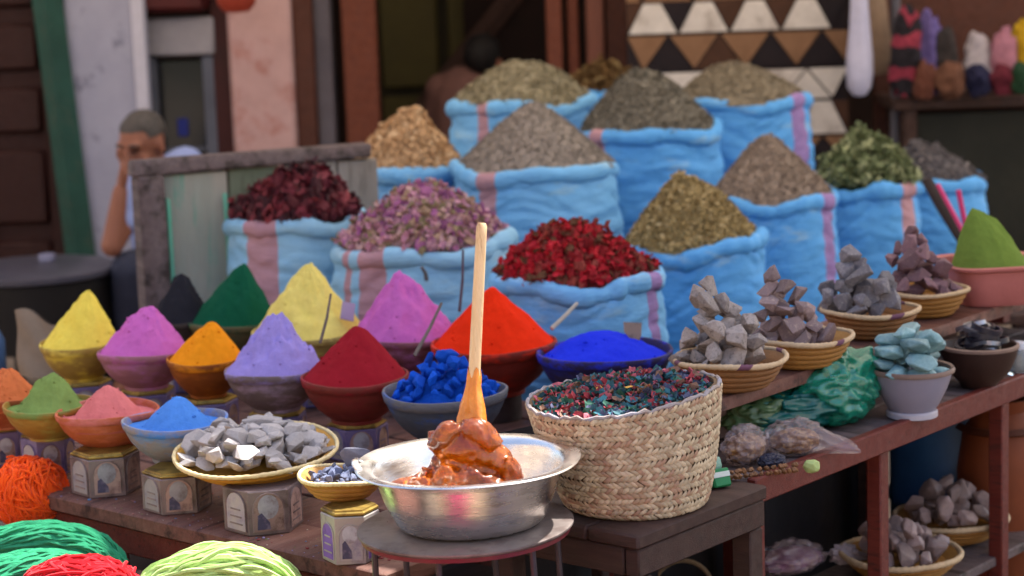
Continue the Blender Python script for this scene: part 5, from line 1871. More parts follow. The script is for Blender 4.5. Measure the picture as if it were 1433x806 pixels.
pieces('rosebud', 'purp', 'heap of pale lilac and pink dried rosebuds', 'dried flowers', 598, 253, buds_p, 300, .032, hm('purpcore', '#6a4858', '#5a4a40'), 32, tip=.3, lump=.1, gap=.74, smin=.6, smax=1.2, nfl=560, fmats=M_PP + [M_CALG])


def calyx_mesh(name, m, seed):
    rr = random.Random(seed)
    mb = MB()
    n_ = 10
    prof = [(.1, -.45), (.36, -.3), (.45, 0), (.4, .3), (.34, .6), (.26, .58), (.3, .2), (.1, -.1), (0, -.1)]
    mb.lathe(prof, n_, wob=lambda a, i, r, z: (r * (1 + .3 * math.sin(2 * a + seed + i * .5) + rr.uniform(-.12, .12)), z * (1 + (.5 * (math.sin(5 * a) > 0) - .2) * (i in (3, 4, 5))) + rr.uniform(-.1, .1)))
    return mb.mesh(name, m, smooth=False)


M_HI = [M('hibiscus_%d' % i, a, b, scale=6, rough=.55, bump=.5, bscale=20, rand=.3, vary=.2) for i, (a, b) in enumerate((('#5c1c26', '#48141d'), ('#702632', '#5b1c28'), ('#914048', '#7c333b'), ('#42161f', '#351019')))]
cal = [calyx_mesh('hibiscus_calyx', M_HI[k % 4], 440 + k) for k in range(8)]
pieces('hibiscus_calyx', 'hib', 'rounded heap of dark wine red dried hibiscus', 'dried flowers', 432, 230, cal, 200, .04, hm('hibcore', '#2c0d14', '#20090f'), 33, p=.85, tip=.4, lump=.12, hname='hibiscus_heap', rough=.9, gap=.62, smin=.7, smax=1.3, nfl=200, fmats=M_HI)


def leaf_mesh(name, m, seed):
    rr = random.Random(seed)
    mb = MB()
    c1, c2 = rr.uniform(-.25, .3), rr.uniform(.05, .3)
    vs, fs = [], []
    us = (-1, -.5, 0, .5, 1)
    for side in (0, 1):
        for u in us:
            wv = .34 * (1 - u * u) + .01
            for v in (-1, 0, 1):
                vs.append((u * .6, v * wv, c1 * u * u * .6 + c2 * abs(v) * wv * 2 - side * .02))
    for side in (0, 15):
        for i in range(4):
            for j in range(2):
                q = (side + i * 3 + j, side + i * 3 + j + 1, side + i * 3 + j + 4, side + i * 3 + j + 3)
                fs.append(q if side else q[::-1])
    mb.add(vs, fs)
    return mb.mesh(name, m)


M_LF = [M('dried_leaf_%d' % i, a, b, scale=6, rough=.7, rand=.35, vary=.2) for i, (a, b) in enumerate((('#66704e', '#566042'), ('#788260', '#687252'), ('#4f5a3a', '#434d31'), ('#8c9270', '#7c8262')))]
lvs = [leaf_mesh('leaf', M_LF[k % 4], 460 + k) for k in range(8)]
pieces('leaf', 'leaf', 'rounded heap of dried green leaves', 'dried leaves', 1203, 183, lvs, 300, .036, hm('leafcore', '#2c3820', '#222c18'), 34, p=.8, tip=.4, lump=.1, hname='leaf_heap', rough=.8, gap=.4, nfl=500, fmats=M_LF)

# ------------------------------------------------------------------ pink tub with green powder at the end of the shelf
cT = at_z(1388, 366, ZU + .092)
RTb = px_r(1305, 1472, cT.y)
tub = thing('pink_tub', 'square salmon pink plastic tub of moss green powder at the shelf end', 'tub', (cT.x, cT.y, ZU), (0, 0, RA - .75))
M_TUB = M('salmon_plastic', '#b8706c', '#a8635f', scale=9, rough=.5, bump=.15, bscale=60, vary=.1)
def sq(r, nq=40, e=.42):
    out = []
    for k in range(nq):
        a = 2 * PI * k / nq
        out.append((math.copysign(abs(math.cos(a)) ** e, math.cos(a)) * r, math.copysign(abs(math.sin(a)) ** e, math.sin(a)) * r))
    return out
mb = MB()
lev = [(.0, 0), (.72, 0), (.76, .006), (.86, .06), (.9, .082), (.99, .088), (1.0, .094), (.97, .097), (.9, .092), (.84, .06), (.74, .012), (0, .012)]
vs, fs = [], []
for k_, z in lev: vs += [(x, y, z) for x, y in sq(max(1e-4, k_ * RTb * .88))]
for i in range(len(lev) - 1):
    for k in range(40):
        k2 = (k + 1) % 40
        fs.append((i * 40 + k, i * 40 + k2, (i + 1) * 40 + k2, (i + 1) * 40 + k))
mb.add(vs, fs)
mb.build('tub_body', M_TUB, tub)
a_ = at_y(1362, 292, cT.y)
heap('powder_heap', 'moss green henna powder cone in the salmon pink tub', 'powder', (cT.x, cT.y, ZU + .078), RTb * .7, a_.z - ZU - .078, powder('#6a823c', '#5e7634', 'henna'), p=1.25, tip=.75, lump=.05, seed=8, ox=a_.x - cT.x, nr=26)
# dark blade and pink sticks leaning behind
a, b = at_y(1297, 252, 6.3), at_y(1338, 322, 6.2)
tag(MB().tube([a, a.lerp(b, .5), b + (b - a) * .4], [.022, .026, .02], 8, flat=.5).build('folded_umbrella', M('black_cloth', '#1d1718', '#2b2224', rough=.8)), 'dark folded umbrella leaning against the end sack', 'umbrella')
a, b = at_y(1312, 258, 6.22), at_y(1340, 310, 6.16)
tag(MB().tube([a, b + (b - a) * .5], .0065, 6).build('pink_stick', M('hot_pink_plastic', '#c0306a', rough=.4)), 'hot pink stick lying along the dark folded umbrella', 'stick')
a, b = at_y(1341, 266, 6.1), at_y(1348, 300, 6.1)
tag(MB().tube([a, b + (b - a) * .5], .008, 6).build('pink_stick', M('hot_pink_plastic', '#c0306a')), 'short hot pink stick standing behind the green powder', 'stick')

# ------------------------------------------------------------------ goods on the red table
RG = at_z(1276, 513, ZR + .105)
RGr = px_r(1215, 1337, RG.y)
gb = thing('enamel_bowl', 'grey lilac enamel bowl heaped with teal stone slabs', 'bowl', (RG.x, RG.y, ZR))
M_EN = M('lilac_enamel', '#8d8a9c', '#7f7c90', scale=5, rough=.35, vary=.06, coat=.2)
MB().lathe([(0, 0), (RGr * .56, 0), (RGr * .58, .004), (RGr * .54, .016), (RGr * .62, .026), (RGr * .82, .062), (RGr * .94, .095), (RGr * .88, .095), (RGr * .72, .055), (0, .03)], 56).build('bowl_body', M_EN, gb)
MB().lathe([(RGr * .93, .094), (RGr * .99, .096), (RGr, .101), (RGr * .97, .106), (RGr * .9, .104), (RGr * .88, .097)], 64, closed=True).build('rim', M('brown_rim', '#6f5a52', '#7f6a60', rough=.5), gb)
MB().lathe([(RGr * .57, .001), (RGr * .6, .002), (RGr * .6, .012), (RGr * .56, .015)], 48, closed=True).build('foot_ring', M('white_enamel', '#a9a6b2', rough=.35), gb)
rT = rk('stone_slab', M_RT, 500, (1.35, .9, .6), 6, 20, .07, .03)
a_ = at_y(1285, 448, RG.y)
pile('stone_slab', rT, (RG.x - .004, RG.y, RG.z - .024), RGr * 1.0, a_.z - RG.z + .024, .062, 'pale teal stone slab stacked in the grey lilac enamel bowl', 'stone', 'teal slabs in the enamel bowl', flat=True, seed=6, pw=.4, n=500, jit=.15, tower=False, k=.38)
DB = at_z(1370, 484, ZR + .09)
DBr = px_r(1312, 1424, DB.y)
db = thing('wooden_bowl', 'dark wooden bowl of black and silver bangles at the end of the red table', 'bowl', (DB.x, DB.y, ZR))
MB().lathe([(0, 0), (DBr * .45, 0), (DBr * .48, .008), (DBr * .78, .035), (DBr * .95, .07), (DBr, .09), (DBr * .94, .092), (DBr * .8, .065), (0, .05)], 48).build('bowl_body', M('bowl_dark_wood', '#2a1a17', '#3a2620', scale=8, rough=.5), db)
MB().lathe([(DBr * .95, .086), (DBr * 1.01, .088), (DBr * 1.01, .094), (DBr * .94, .096)], 48, closed=True).build('rim', M('brown_rim', '#6f5a52', '#7f6a60'), db)
M_BG = M('black_bangle', '#26242c', '#34323c', scale=20, rough=.3, rand=.3)
bgm = MB().lathe([(.8, -.15), (1, -.15), (1, .15), (.8, .15)], 28, closed=True).mesh('bangle', M_BG)
bgs = MB().lathe([(.8, -.15), (1, -.15), (1, .15), (.8, .15)], 28, closed=True).mesh('bangle', M('silver_bangle', '#8f8f98', '#7c7c86', scale=20, rough=.3, metal=.7))
rr = random.Random(8)
for k in range(19):
    a = rr.uniform(0, 6.28)
    r = DBr * rr.uniform(.1, .6)
    zz = DB.z - .01 + k // 5 * .017
    ob = link('bangle', bgm if k % 3 else bgs, None, (DB.x + r * math.cos(a) * (1 - k / 26), DB.y + r * math.sin(a) * .6, zz), (rr.uniform(-.3, .3), rr.uniform(-.3, .3), rr.uniform(0, 6)))
    s = rr.uniform(.026, .036)
    ob.scale = (s, s, s * rr.uniform(.9, 1.3))
    tag(ob, ('black polished' if k % 3 else 'dull silver') + ' bangle heaped in the dark wooden bowl', 'bangle', 'bangles in the dark wooden bowl')
jp = at_z(1424, 523, ZR)
jar = thing('glass_jar', 'small clear jar with a white lid at the end of the red table', 'jar', jp)
MB().lathe([(0, 0), (.022, 0), (.024, .004), (.024, .05), (.018, .058), (.015, .058), (.021, .049), (.021, .006), (0, .005)], 28).build('jar_body', M('clear_glass', '#dfe6ea', rough=.05, trans=.9, vary=0), jar)
MB().lathe([(0, .058), (.02, .058), (.02, .07), (.018, .073), (0, .073)], 24).build('lid', M('white_plastic', '#b8bcc8', rough=.4), jar)


def bag(label, name, px, py, dim, z, m, seed, rot=0.0, neck=None, y=None, amp=.28, cat='plastic bag', content=None, group=None):
    """crumpled plastic bag: creased shell, optional twisted neck"""
    c = at_z(px, py, z)
    t = thing(name, label, cat, (c.x, c.y, z), (0, 0, rot), group)
    def fn(d, q):
        k = 1 + amp * .8 * (abs(fbm(d.x * 1.6 + seed, d.y * 1.6, d.z * 1.6, 2)) - .3) - .34 * abs(noise.noise(Vector((d.x * 2.3 + seed, d.y * 2.3, d.z * 2.3)))) - .12 * abs(noise.noise(Vector((d.x * 5.5 + seed, d.y * 5.5, d.z * 5.5))))
        q = q * k
        q.z = max(q.z, -dim[2] * .78 + .02 * dim[2] * d.x)
        if neck:
            nd = Vector(neck).normalized()
            w_ = max(0.0, d.dot(nd) - .72) / .28
            q = q + nd * (w_ ** 1.6) * Vector(neck).length
        return q
    mb = MB()
    mb.ball((0, 0, dim[2] * .78), dim, 90, 60, fn=fn)
    mb.build('film', m, t, angle=88)
    if content:
        nme, mm, k_ = content
        mb = MB()
        mb.ball((0, 0, dim[2] * .66), (dim[0] * k_, dim[1] * k_, dim[2] * k_ * .8), 30, 20, fn=lambda d, q: q * (1 + .15 * fbm(d.x * 7 + seed, d.y * 7, d.z * 7)))
        mb.build(nme, mm, t)
    return t


M_GB = M('green_plastic_film', '#1c9a7e', '#14826a', scale=6, rough=.14, spec=.8, trans=.2, coat=.6, vary=.25, alpha=.8)
M_GB2 = M('teal_plastic_film', '#146a66', '#0f5553', scale=6, rough=.28, spec=.5, trans=.25, vary=.2)
M_OB = M('olive_plastic_film', '#4f6a46', '#3f573c', scale=9, rough=.3, spec=.5, vary=.3, c3='#7c9468', scale3=12, thr3=.6)
M_CB = M('clear_plastic_film', '#c4b2b6', '#ae9ca2', scale=9, rough=.16, spec=.8, trans=.3, coat=.6, vary=.15, c3='#94808a', scale3=14, thr3=.6, alpha=.34)
M_NUT = M('brown_nuts', '#7d5638', '#4d3222', scale=60, rough=.6, bump=.8, bscale=90, c3='#b08a58', scale3=70, thr3=.56)
bag('bright green crumpled plastic bag full to the top beside the enamel bowl', 'plastic_bag', 1164, 590, (.108, .088, .086), ZR, M_GB, 3, .4, neck=(.03, -.0, .02), amp=.34)
bag('long teal plastic bag lying flat under the bright green one', 'plastic_bag', 1120, 598, (.175, .075, .05), ZR, M_GB2, 7, .62, amp=.3)
bag('olive green bag of dried leaves behind the clear bags', 'plastic_bag', 1068, 608, (.1, .058, .05), ZR, M_OB, 5, .5, amp=.3)
bag('clear plastic bag with a twisted end hanging over the red rail', 'plastic_bag', 1112, 636, (.07, .045, .042), ZR, M_CB, 9, .2, neck=(.07, -.02, -.02), content=('contents', M_NUT, .72), amp=.3)
bag('clear plastic bag of brown nuts against the woven basket', 'plastic_bag', 1043, 648, (.06, .042, .045), ZR, M_CB, 11, .9, content=('contents', M_NUT, .8), amp=.25)
bag('dark blue knotted bag between the two clear bags', 'plastic_bag', 1080, 654, (.03, .022, .016), ZR, M('navy_plastic_film', '#232437', rough=.4), 12, .3)
# nuts spilled in front
M_NUTS = M('hazel_shell', '#7a5434', '#5c3d26', scale=20, rough=.5, rand=.35)
nm = [rock_mesh('nut', M_NUTS, 520 + k, (1, .8, .8), 24, .1) for k in range(3)]
rr = random.Random(4)
for px in range(1024, 1118, 6):
    for k in range(2):
        p = at_z(px + rr.uniform(-3, 3), 668 - (px - 1024) * .12 - k * 7, ZR + .008 + k * .006)
        put_rock('nut', nm[rr.randint(0, 2)], p, rr.uniform(.011, .016), 'small brown nut spilled along the edge of the red table', 'nut', 'nuts on the red table')
p = at_z(1136, 652, ZR + .012)
put_rock('lime', rock_mesh('lime', M('pale_lime_peel', '#a8b878', '#96a866', rough=.5), 530, (1, .85, .8), 60, .12), p, .036, 'pale green lime on the rail of the red table', 'lime', None)
# green packet and the pale carton by the basket
p = at_z(1007, 683, ZR)
pk = thing('green_packet', 'small green and white paper packet beside the woven basket', 'packet', p, (R(-18), 0, .5))
MB().box((0, 0, .018), (.038, .03, .034), bev=.003, jit=.001).build('carton', M('leaf_green_card', '#1f7a4a', '#196a3e', rough=.45), pk)
MB().box((0, -.0155, .024), (.036, .002, .010), bev=.0005).build('white_band', M('white_card', '#b9c4c2', rough=.5), pk)
MB().box((0, 0.006, .046), (.03, .018, .022), bev=.004, jit=.002).build('folded_flap', M('sage_card', '#7ca092', rough=.5), pk)
p = at_z(1010, 618, ZR)
MB_ = MB().box((p.x, p.y + .05, ZR + .052), (.05, .05, .104), bev=.003, jit=.001)
tag(MB_.build('pale_carton', M('pale_rose_card', '#9c8a8e', '#8a797e', scale=9, rough=.7), smooth=False), 'pale rosy carton standing behind the woven basket', 'carton')

# ------------------------------------------------------------------ below the red table
M_RUL = rk('rock', M_RU, 560, (1, .85, .75), 6, 20, .07, .08)
for (l, r, ry_, ax, ay, lb, gl, s, sd) in ((1170, 1350, 772, 1255, 716, 'low basket of dusky pink-grey rocks on the lower shelf', 'rocks in the nearer lower basket', .062, 11), (1248, 1414, 722, 1330, 664, 'farther low basket of brown-grey rocks on the lower shelf', 'rocks in the farther lower basket', .056, 12)):
    c = at_z((l + r) / 2, ry_, ZL + .055)
    Rr = px_r(l, r, c.y)
    flat_basket(lb, c, Rr, .05, seed=sd, m=M_STRAW)
    a_ = at_y(ax, ay, c.y)
    pile('rock', M_RUL, (c.x, c.y, c.z - .02), Rr * .97, a_.z - c.z + .02, s * 1.1, ('dusky pink-grey rock in the nearer low basket' if sd == 11 else 'brown-grey rock in the farther low basket'), 'rock', gl, seed=sd, pw=.5, tower=False)
p = at_y(1335, 640, 5.1)
br = thing('blue_barrel', 'blue plastic barrel in the shade behind the red table', 'barrel', (p.x, p.y, 0))
MB().lathe([(0, 0), (.13, 0), (.15, .02), (.155, .18), (.16, .19), (.16, .21), (.155, .22), (.155, .42), (.13, .48), (.08, .5), (0, .5)], 40).build('barrel_body', M('blue_barrel_plastic', '#2c527c', '#24466c', rough=.45), br)
MB().lathe([(0, .5), (.07, .5), (.07, .53), (0, .53)], 24).build('lid', M('navy_plastic', '#1a2c48', rough=.45), br)
p = at_y(1400, 650, 4.95)
ur = thing('clay_urn', 'rust brown clay urn in the shade behind the red table leg', 'urn', (p.x, p.y, 0))
MB().lathe([(0, 0), (.07, 0), (.1, .06), (.105, .3), (.09, .4), (.06, .44), (.07, .47), (.06, .47), (.05, .43), (0, .42)], 36).build('urn_body', M('rust_clay', '#7c3f22', '#6a341b', scale=8, rough=.6), ur)
MB().lathe([(.1, .395), (.108, .4), (.1, .412), (.09, .41)], 36, closed=True).build('shoulder_band', M('dark_clay', '#4c2414', rough=.6), ur)
# odds and ends on the ground shelf
M_PB = M('purple_bag_film', '#6d4a68', '#8a5f78', scale=9, rough=.35, c3='#a88a60', scale3=9, thr3=.62, vary=.25)
bag('clear plastic bag of purple stones lying below the red table', 'plastic_bag', 1105, 800, (.1, .06, .04), ZL + .03, M_CB, 21, .6, amp=.3, content=('contents', M_PB, .82))
bag('crumpled white plastic scrap on the lower shelf', 'plastic_scrap', 1182, 788, (.035, .025, .024), ZL + .03, M('white_film', '#b3a8ae', '#9a9098', rough=.35), 22, .2, amp=.45, neck=(.03, 0, -.01))
MB_ = MB().box((0, 0, 0), (.62, .3, .026), bev=.003)
q = RT(.2, .17, ZL + .012)
tag(MB_.build('crate_lid', MW_DARK, None, (q.x, q.y, q.z), (0, 0, RA)), 'dark plank lying under the red table holding the purple bag', 'plank')
for sx in (-.25, .25):
    q2 = RT(.2 + sx, .17, ZL / 2)
    tag(MB().box((0, 0, 0), (.06, .24, ZL - .002), bev=.003).build('wood_block', MW_DARK, None, q2, (0, 0, RA)), ('nearer' if sx < 0 else 'farther') + ' dark wooden block propping up the plank under the red table', 'block')
p = at_z(955, 806, .2)
hb = thing('handled_basket', 'small basket with an arched rope handle under the brown stand', 'basket', (p.x, p.y, .0))
MB().lathe([(0, 0), (.06, 0), (.075, .17), (.07, .17), (.055, .02), (0, .02)], 32).build('basket_body', M_STRAWB, hb)
MB().tube([(.066 * math.cos(PI * k / 16), 0, .165 + .07 * math.sin(PI * k / 16)) for k in range(17)], .0055, 7).build('handle', M('pale_rope', '#8c7458', '#7a644a', scale=30, rough=.8), hb)
MB().box((-.045, -.05, .185), (.03, .012, .04), bev=.003, jit=.002).build('paper_tag', M('pale_card', '#b0b4c4', rough=.6), hb)
MB().box((.048, -.045, .178), (.034, .012, .04), bev=.003, jit=.002).build('paper_tag', M('pale_card', '#b0b4c4', rough=.6), hb)

# ------------------------------------------------------------------ spoons, twigs and tags
def twig(label, a, b, r, m, name='thin_stick', cat='stick'):
    a, b = Vector(a), Vector(b)
    m_ = a.lerp(b, .5) + Vector((.003, .002, .001))
    return tag(MB().tube([a, m_, b], [r * .8, r, r * 1.1], 7).build(name, m), label, cat)


M_TW = M('grey_twig', '#6e625c', '#5a504b', scale=20, rough=.8)
M_TWP = M('pale_handle', '#b9b3a0', '#a39c8a', scale=20, rough=.5)
twig('thin brown spoon handle standing in the lavender powder', at_y(463, 411, 4.64), at_y(448, 480, 4.6), .0032, M_TW, 'spoon_handle', 'spoon')
twig('grey wooden spoon handle leaning over the burgundy bowl', at_y(618, 424, 4.66), at_y(580, 498, 4.58), .0038, M_TW, 'spoon_handle', 'spoon')
twig('thin dark twig standing up between the magenta and orange-red powders', at_y(648, 350, 5.0), at_y(643, 436, 4.95), .0034, M('dark_twig', '#4c3f4a', rough=.8), 'twig', 'twig')
twig('pale handle sticking out of the orange-red powder', at_y(808, 424, 4.95), at_y(772, 460, 4.9), .0048, M_TWP, 'spoon_handle', 'spoon')
twig('pale broken twig poking from the lilac rosebud sack', at_y(590, 374, 5.48), at_y(597, 392, 5.5), .005, M_TW, 'twig', 'twig')
p = at_y(487, 436, 5.03)
MB_ = MB().box((0, 0, 0), (.032, .005, .042), bev=.001, jit=.001)
tag(MB_.build('lilac_tag', M('lilac_card', '#a795ae', '#96849e', rough=.7), None, p, (R(-20), R(14), .2), smooth=False), 'lilac card tag stuck in the pale yellow powder', 'tag')
p = at_y(886, 466, 4.74)
MB_ = MB().prism([(-.02, .026), (.021, .022), (.018, -.008), (.006, -.03), (-.02, .004)], .004)
tag(MB_.build('card_tag', M('worn_card', '#96806c', '#87766a', scale=30, rough=.8, c3='#5c544e', scale3=30, thr3=.6), None, p, (R(-12), 0, .1), smooth=False), 'worn card tag standing in the cobalt powder', 'tag')

# ------------------------------------------------------------------ things at the far end of the table
p = at_z(62, 524, ZT)
mb = MB()
vs, fs = [], []
nx, nz2 = 14, 16
for sgn in (-1, 1):
    base = len(vs)
    for j in range(nz2 + 1):
        t = j / nz2
        for i in range(nx + 1):
            s = i / nx * 2 - 1
            zt = .175 - .02 * (s + 1) - .012 * math.sin(3 * s)
            vs.append((s * .066 * (1 + .05 * math.sin(6 * t)), sgn * .035 * (1 - s * s) ** .6 * (1 - .75 * t) + .004 * math.sin(9 * t + 4 * s), t * zt))
    for j in range(nz2):
        for i in range(nx):
            k = base + j * (nx + 1) + i
            fs.append((k, k + 1, k + nx + 2, k + nx + 1))
mb.add(vs, fs)
tag(mb.build('burlap_sack', M('beige_burlap', '#8d7d6c', '#7c6d5e', scale=8, rough=.95, bump=.5, bscale=200), None, (p.x, p.y, ZT)), 'small beige burlap sack standing behind the lemon yellow bowl', 'sack')
p = at_z(-8, 522, ZT)
jc = thing('blue_jug', 'blue plastic jug just showing beside the burlap sack', 'jug', (p.x, p.y, ZT))
MB().lathe([(0, 0), (.03, 0), (.034, .006), (.034, .09), (.02, .12), (.012, .13), (.012, .145), (0, .145)], 24).build('jug_body', M('denim_plastic', '#4a6488', '#3e5678', rough=.4), jc)
MB().lathe([(0, .145), (.014, .145), (.014, .16), (0, .16)], 16).build('cap', M('navy_plastic', '#1a2c48'), jc)

# ------------------------------------------------------------------ yarn hanks
def yarn_mat(n_, a, b): return M(n_, a, b, scale=60, rough=.95, bump=.5, bscale=300, sheen=.15, vary=.12, spec=.1)


def spline(cp, n):
    """Catmull-Rom through the control points"""
    cp = [Vector(c) for c in cp]
    P = [cp[0] * 2 - cp[1]] + cp + [cp[-1] * 2 - cp[-2]]
    out = []
    m = len(cp) - 1
    for k in range(n + 1):
        u = k / n * m
        i = min(int(u), m - 1)
        t = u - i
        a, b, c, d = P[i], P[i + 1], P[i + 2], P[i + 3]
        out.append(.5 * ((2 * b) + (c - a) * t + (2 * a - 5 * b + 4 * c - d) * t * t + (3 * b - a - 3 * c + d) * t ** 3))
    return out


def hank(label, loc, rot, cp, rad, ns, m, seed, wave=.006, sr=.0036, flat=.7, core=True, twist=.8, name='yarn_hank', nseg=26, loops=False, hm_=None):
    """many strands laid over a bundle that follows the control points; strands wander and cross"""
    rr = random.Random(seed)
    t = thing(name, label, 'yarn', loc, (0, 0, rot), 'yarn hanks in the sun')
    path = spline(cp, nseg)
    mb = MB()
    for s in range(ns):
        a0 = rr.uniform(0, 2 * PI)
        ph, f1, f2 = rr.uniform(0, 6.28), rr.uniform(1.5, 4), rr.uniform(2, 5)
        rk_ = rr.uniform(.8, 1.04)
        pts = []
        for i, p in enumerate(path):
            u = i / nseg
            tg = (path[min(i + 1, nseg)] - path[max(i - 1, 0)]).normalized()
            sd = tg.cross(Vector((0, 0, 1)))
            sd = sd.normalized() if sd.length > 1e-6 else Vector((1, 0, 0))
            up = sd.cross(tg)
            r = rad(u) * rk_
            a = a0 + twist * u + .22 * math.sin(f1 * u * 3 + ph)
            q = p + sd * math.cos(a) * r + up * math.sin(a) * r * flat
            q += sd * wave * math.sin(f2 * u * 4 + ph) + up * wave * .7 * math.sin(f1 * u * 7 + ph * 2)
            pts.append(q)
        mb.tube(pts, sr * rr.uniform(.85, 1.15), 5)
    o = mb.build('strands', m, t)
    o['kind'] = 'stuff'
    mb = MB()
    mb.tube(path, [max(.002, rad(i / nseg) * .84) for i in range(nseg + 1)], 12, flat=flat)
    mb.build('core', hm_ or m, t)
    return t


def tangle(label, loc, dim, ns, m, seed, sr=.0037, name='yarn_bundle', axd=None, spread=1.0):
    """a ball of tangled yarn: looping strands over a squashed ball"""
    rr = random.Random(seed)
    t = thing(name, label, 'yarn', loc, (0, 0, 0), 'yarn hanks in the sun')
    mb = MB()
    for s in range(ns):
        ax = Vector((rr.gauss(0, 1), rr.gauss(0, 1), rr.gauss(0, .8))).normalized()
        if axd is not None: ax = (Vector(axd).normalized() + ax * spread).normalized()
        q = ax.to_track_quat('Z', 'Y').to_matrix()
        off = rr.uniform(-.75, .75)
        k0 = rr.uniform(.88, 1.04)
        a0, span = rr.uniform(0, 6.28), rr.uniform(2.2, 4.5)
        f1, ph, am = rr.uniform(2, 6), rr.uniform(0, 6.28), rr.uniform(.05, .22)
        pts = []
        for i in range(23):
            u = i / 22
            a = a0 + span * u
            o_ = off + am * math.sin(f1 * u * 3 + ph)
            o_ = max(-.97, min(.97, o_))
            r = math.sqrt(1 - o_ * o_)
            d = q @ Vector((r * math.cos(a), r * math.sin(a), o_))
            kk = k0 * (1 + .05 * math.sin(f1 * 5 * u + ph))
            pts.append(Vector((d.x * dim[0], d.y * dim[1], max(d.z * dim[2], -dim[2] * .85) + dim[2] * .85)) * kk)
        mb.tube(pts, sr * rr.uniform(.85, 1.15), 5)
    for s in range(14):                       # loose ends
        a, e = rr.uniform(0, 6.28), rr.uniform(.2, 1.2)
        d = Vector((math.cos(a) * math.cos(e), math.sin(a) * math.cos(e), math.sin(e)))
        b_ = Vector((d.x * dim[0], d.y * dim[1], d.z * dim[2] + dim[2] * .85))
        tn = Vector((-math.sin(a), math.cos(a), rr.uniform(-.3, .6))) * rr.uniform(.015, .03)
        mb.tube([b_ * .97, b_ * 1.03 + tn * .4, b_ * 1.05 + tn * .8, b_ * 1.04 + tn * 1.2 - Vector((0, 0, .006))], sr * .9, 5)
    o = mb.build('strands', m, t)
    o['kind'] = 'stuff'
    mb = MB()
    mb.ball((0, 0, dim[2] * .85), tuple(d * .9 for d in dim), 24, 16, fn=lambda d, q_: Vector((q_.x, q_.y, max(q_.z, -dim[2] * .83))))
    mb.build('core', m, t)
    return t


Y_OR = yarn_mat('orange_yarn', '#f25a14', '#e24a0c')
Y_GR = yarn_mat('emerald_yarn', '#35986e', '#2c845e')
Y_RD = yarn_mat('scarlet_yarn', '#c8202c', '#b41a24')
Y_LM = yarn_mat('lime_yarn', '#b6d486', '#a8c876')
ob = at_z(42, 736, YZ + .02)
tangle('bright orange bundle of tangled yarn beside the tins', (ob.x, ob.y + .02, YZ + .02), (.078, .07, .072), 330, Y_OR, 3, sr=.0027, axd=(1, -.5, .5), spread=.45)
g1a, g1b = at_z(-60, 768, YZ + .05), at_z(160, 764, YZ + .045)
d1 = (g1b - g1a)
hank('emerald green yarn hank lying behind the other green one', g1a, 0, [(0, 0, .0), d1 * .3 + Vector((0, 0, .014)), d1 * .62 + Vector((0, .004, .022)), d1 * .88 + Vector((0, 0, -.004)), d1 * 1.02 + Vector((0, -.01, -.045))], lambda u: .036 * (1 - .25 * max(0, u - .75) / .25), 150, Y_GR, 5, wave=.006, sr=.0034)
g2a, g2b = at_z(-70, 822, YZ + .055), at_z(112, 790, YZ + .05)
d2 = (g2b - g2a)
hank('lower emerald green yarn hank just behind the scarlet one', g2a, 0, [(0, 0, .0), d2 * .35 + Vector((0, 0, .012)), d2 * .7 + Vector((0, 0, .014)), d2 * 1.0 + Vector((0, 0, -.01)), d2 * 1.15 + Vector((0, -.01, -.04))], lambda u: .034, 140, Y_GR, 6, wave=.006, sr=.0034)
r1 = at_z(112, 836, YZ + .035)
tangle('scarlet red bundle of tangled yarn in front of the green hanks', (r1.x, r1.y, YZ + .0), (.105, .07, .056), 260, Y_RD, 8, sr=.0037, axd=(.3, 1, .2), spread=.6)
l1, l2 = at_z(200, 826, YZ + .06), at_z(412, 822, YZ + .06)
dl = (l2 - l1)
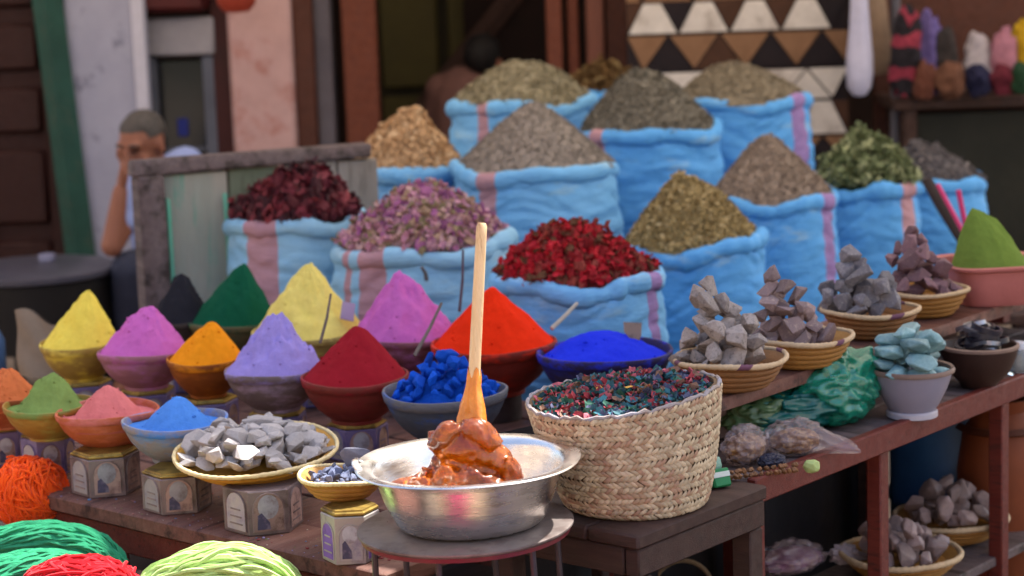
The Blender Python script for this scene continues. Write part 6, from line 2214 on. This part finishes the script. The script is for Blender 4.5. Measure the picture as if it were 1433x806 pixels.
hank('pale lime green yarn hank half in the sun by the plank table', l1, 0, [(0, 0, -.05), dl * .12 + Vector((0, 0, .0)), dl * .36 + Vector((0, 0, .034)), dl * .62 + Vector((0, 0, .04)), dl * .85 + Vector((0, 0, .012)), dl * 1.0 + Vector((0, 0, -.05))], lambda u: .048, 170, Y_LM, 9, wave=.007, sr=.0035, flat=.8)
# hanks in front of the stand, seen mirrored in the steel bowl
cr = thing('yarn_crate', 'low wooden crate in the sun holding pink and blue yarn before the stand', 'crate', (-.02, 2.98, .06))
MB().box((0, 0, .31), (.8, .4, .02), bev=.003).build('crate_top', M('pale_crate_wood', '#b09a7c', '#9a8468', scale=5, stretch=(1, 9, 9), rough=.7, bump=.3, bscale=40), cr)
for sx in (-1, 1):
    MB().box((sx * .38, 0, .12), (.02, .38, .358), bev=.003).build('crate_side', M('pale_crate_wood', '#b09a7c', '#9a8468', scale=5, stretch=(1, 9, 9), rough=.7, bump=.3, bscale=40), cr)
tangle('hot pink bundle of yarn mirrored in the steel bowl', (-.17, 3.12, .382), (.12, .085, .095), 120, yarn_mat('hot_pink_yarn', '#e0307c', '#cc2870'), 12, sr=.006)
tangle('blue bundle of yarn mirrored in the steel bowl beside the pink one', (.21, 3.12, .382), (.11, .085, .095), 120, yarn_mat('blue_yarn', '#2f6fd0', '#2762ba'), 13, sr=.006)


# ------------------------------------------------------------------ spilled specks of pigment on the planks
rr = random.Random(77)
for nm, hexc, cols_, lb in (('a', None, ('#a06a66', '#58779c', '#71804f', '#8a80a4', '#7d3a3c', '#b0a594'), 'fine specks of spilled pigment scattered along the plank table'),):
    mb = MB()
    for k in range(420):
        u, v = rr.uniform(-.7, .86), abs(rr.gauss(0, .09)) + .004
        if v > .9: continue
        q = P0 + LD * u + LN * v
        sz = rr.uniform(.0006, .0018) if k % 16 else rr.uniform(.0022, .0038)
        mb.ball((q.x, q.y, ZT + sz * .25), (sz * rr.uniform(.8, 1.6), sz, sz * .55), 6, 4, mi=rr.randint(0, 5))
    o = mb.build('pigment_specks', [M('speck_' + c_, c_, c_, rough=.95) for c_ in cols_])
    tag(o, lb, 'pigment specks')
    o['kind'] = 'stuff'
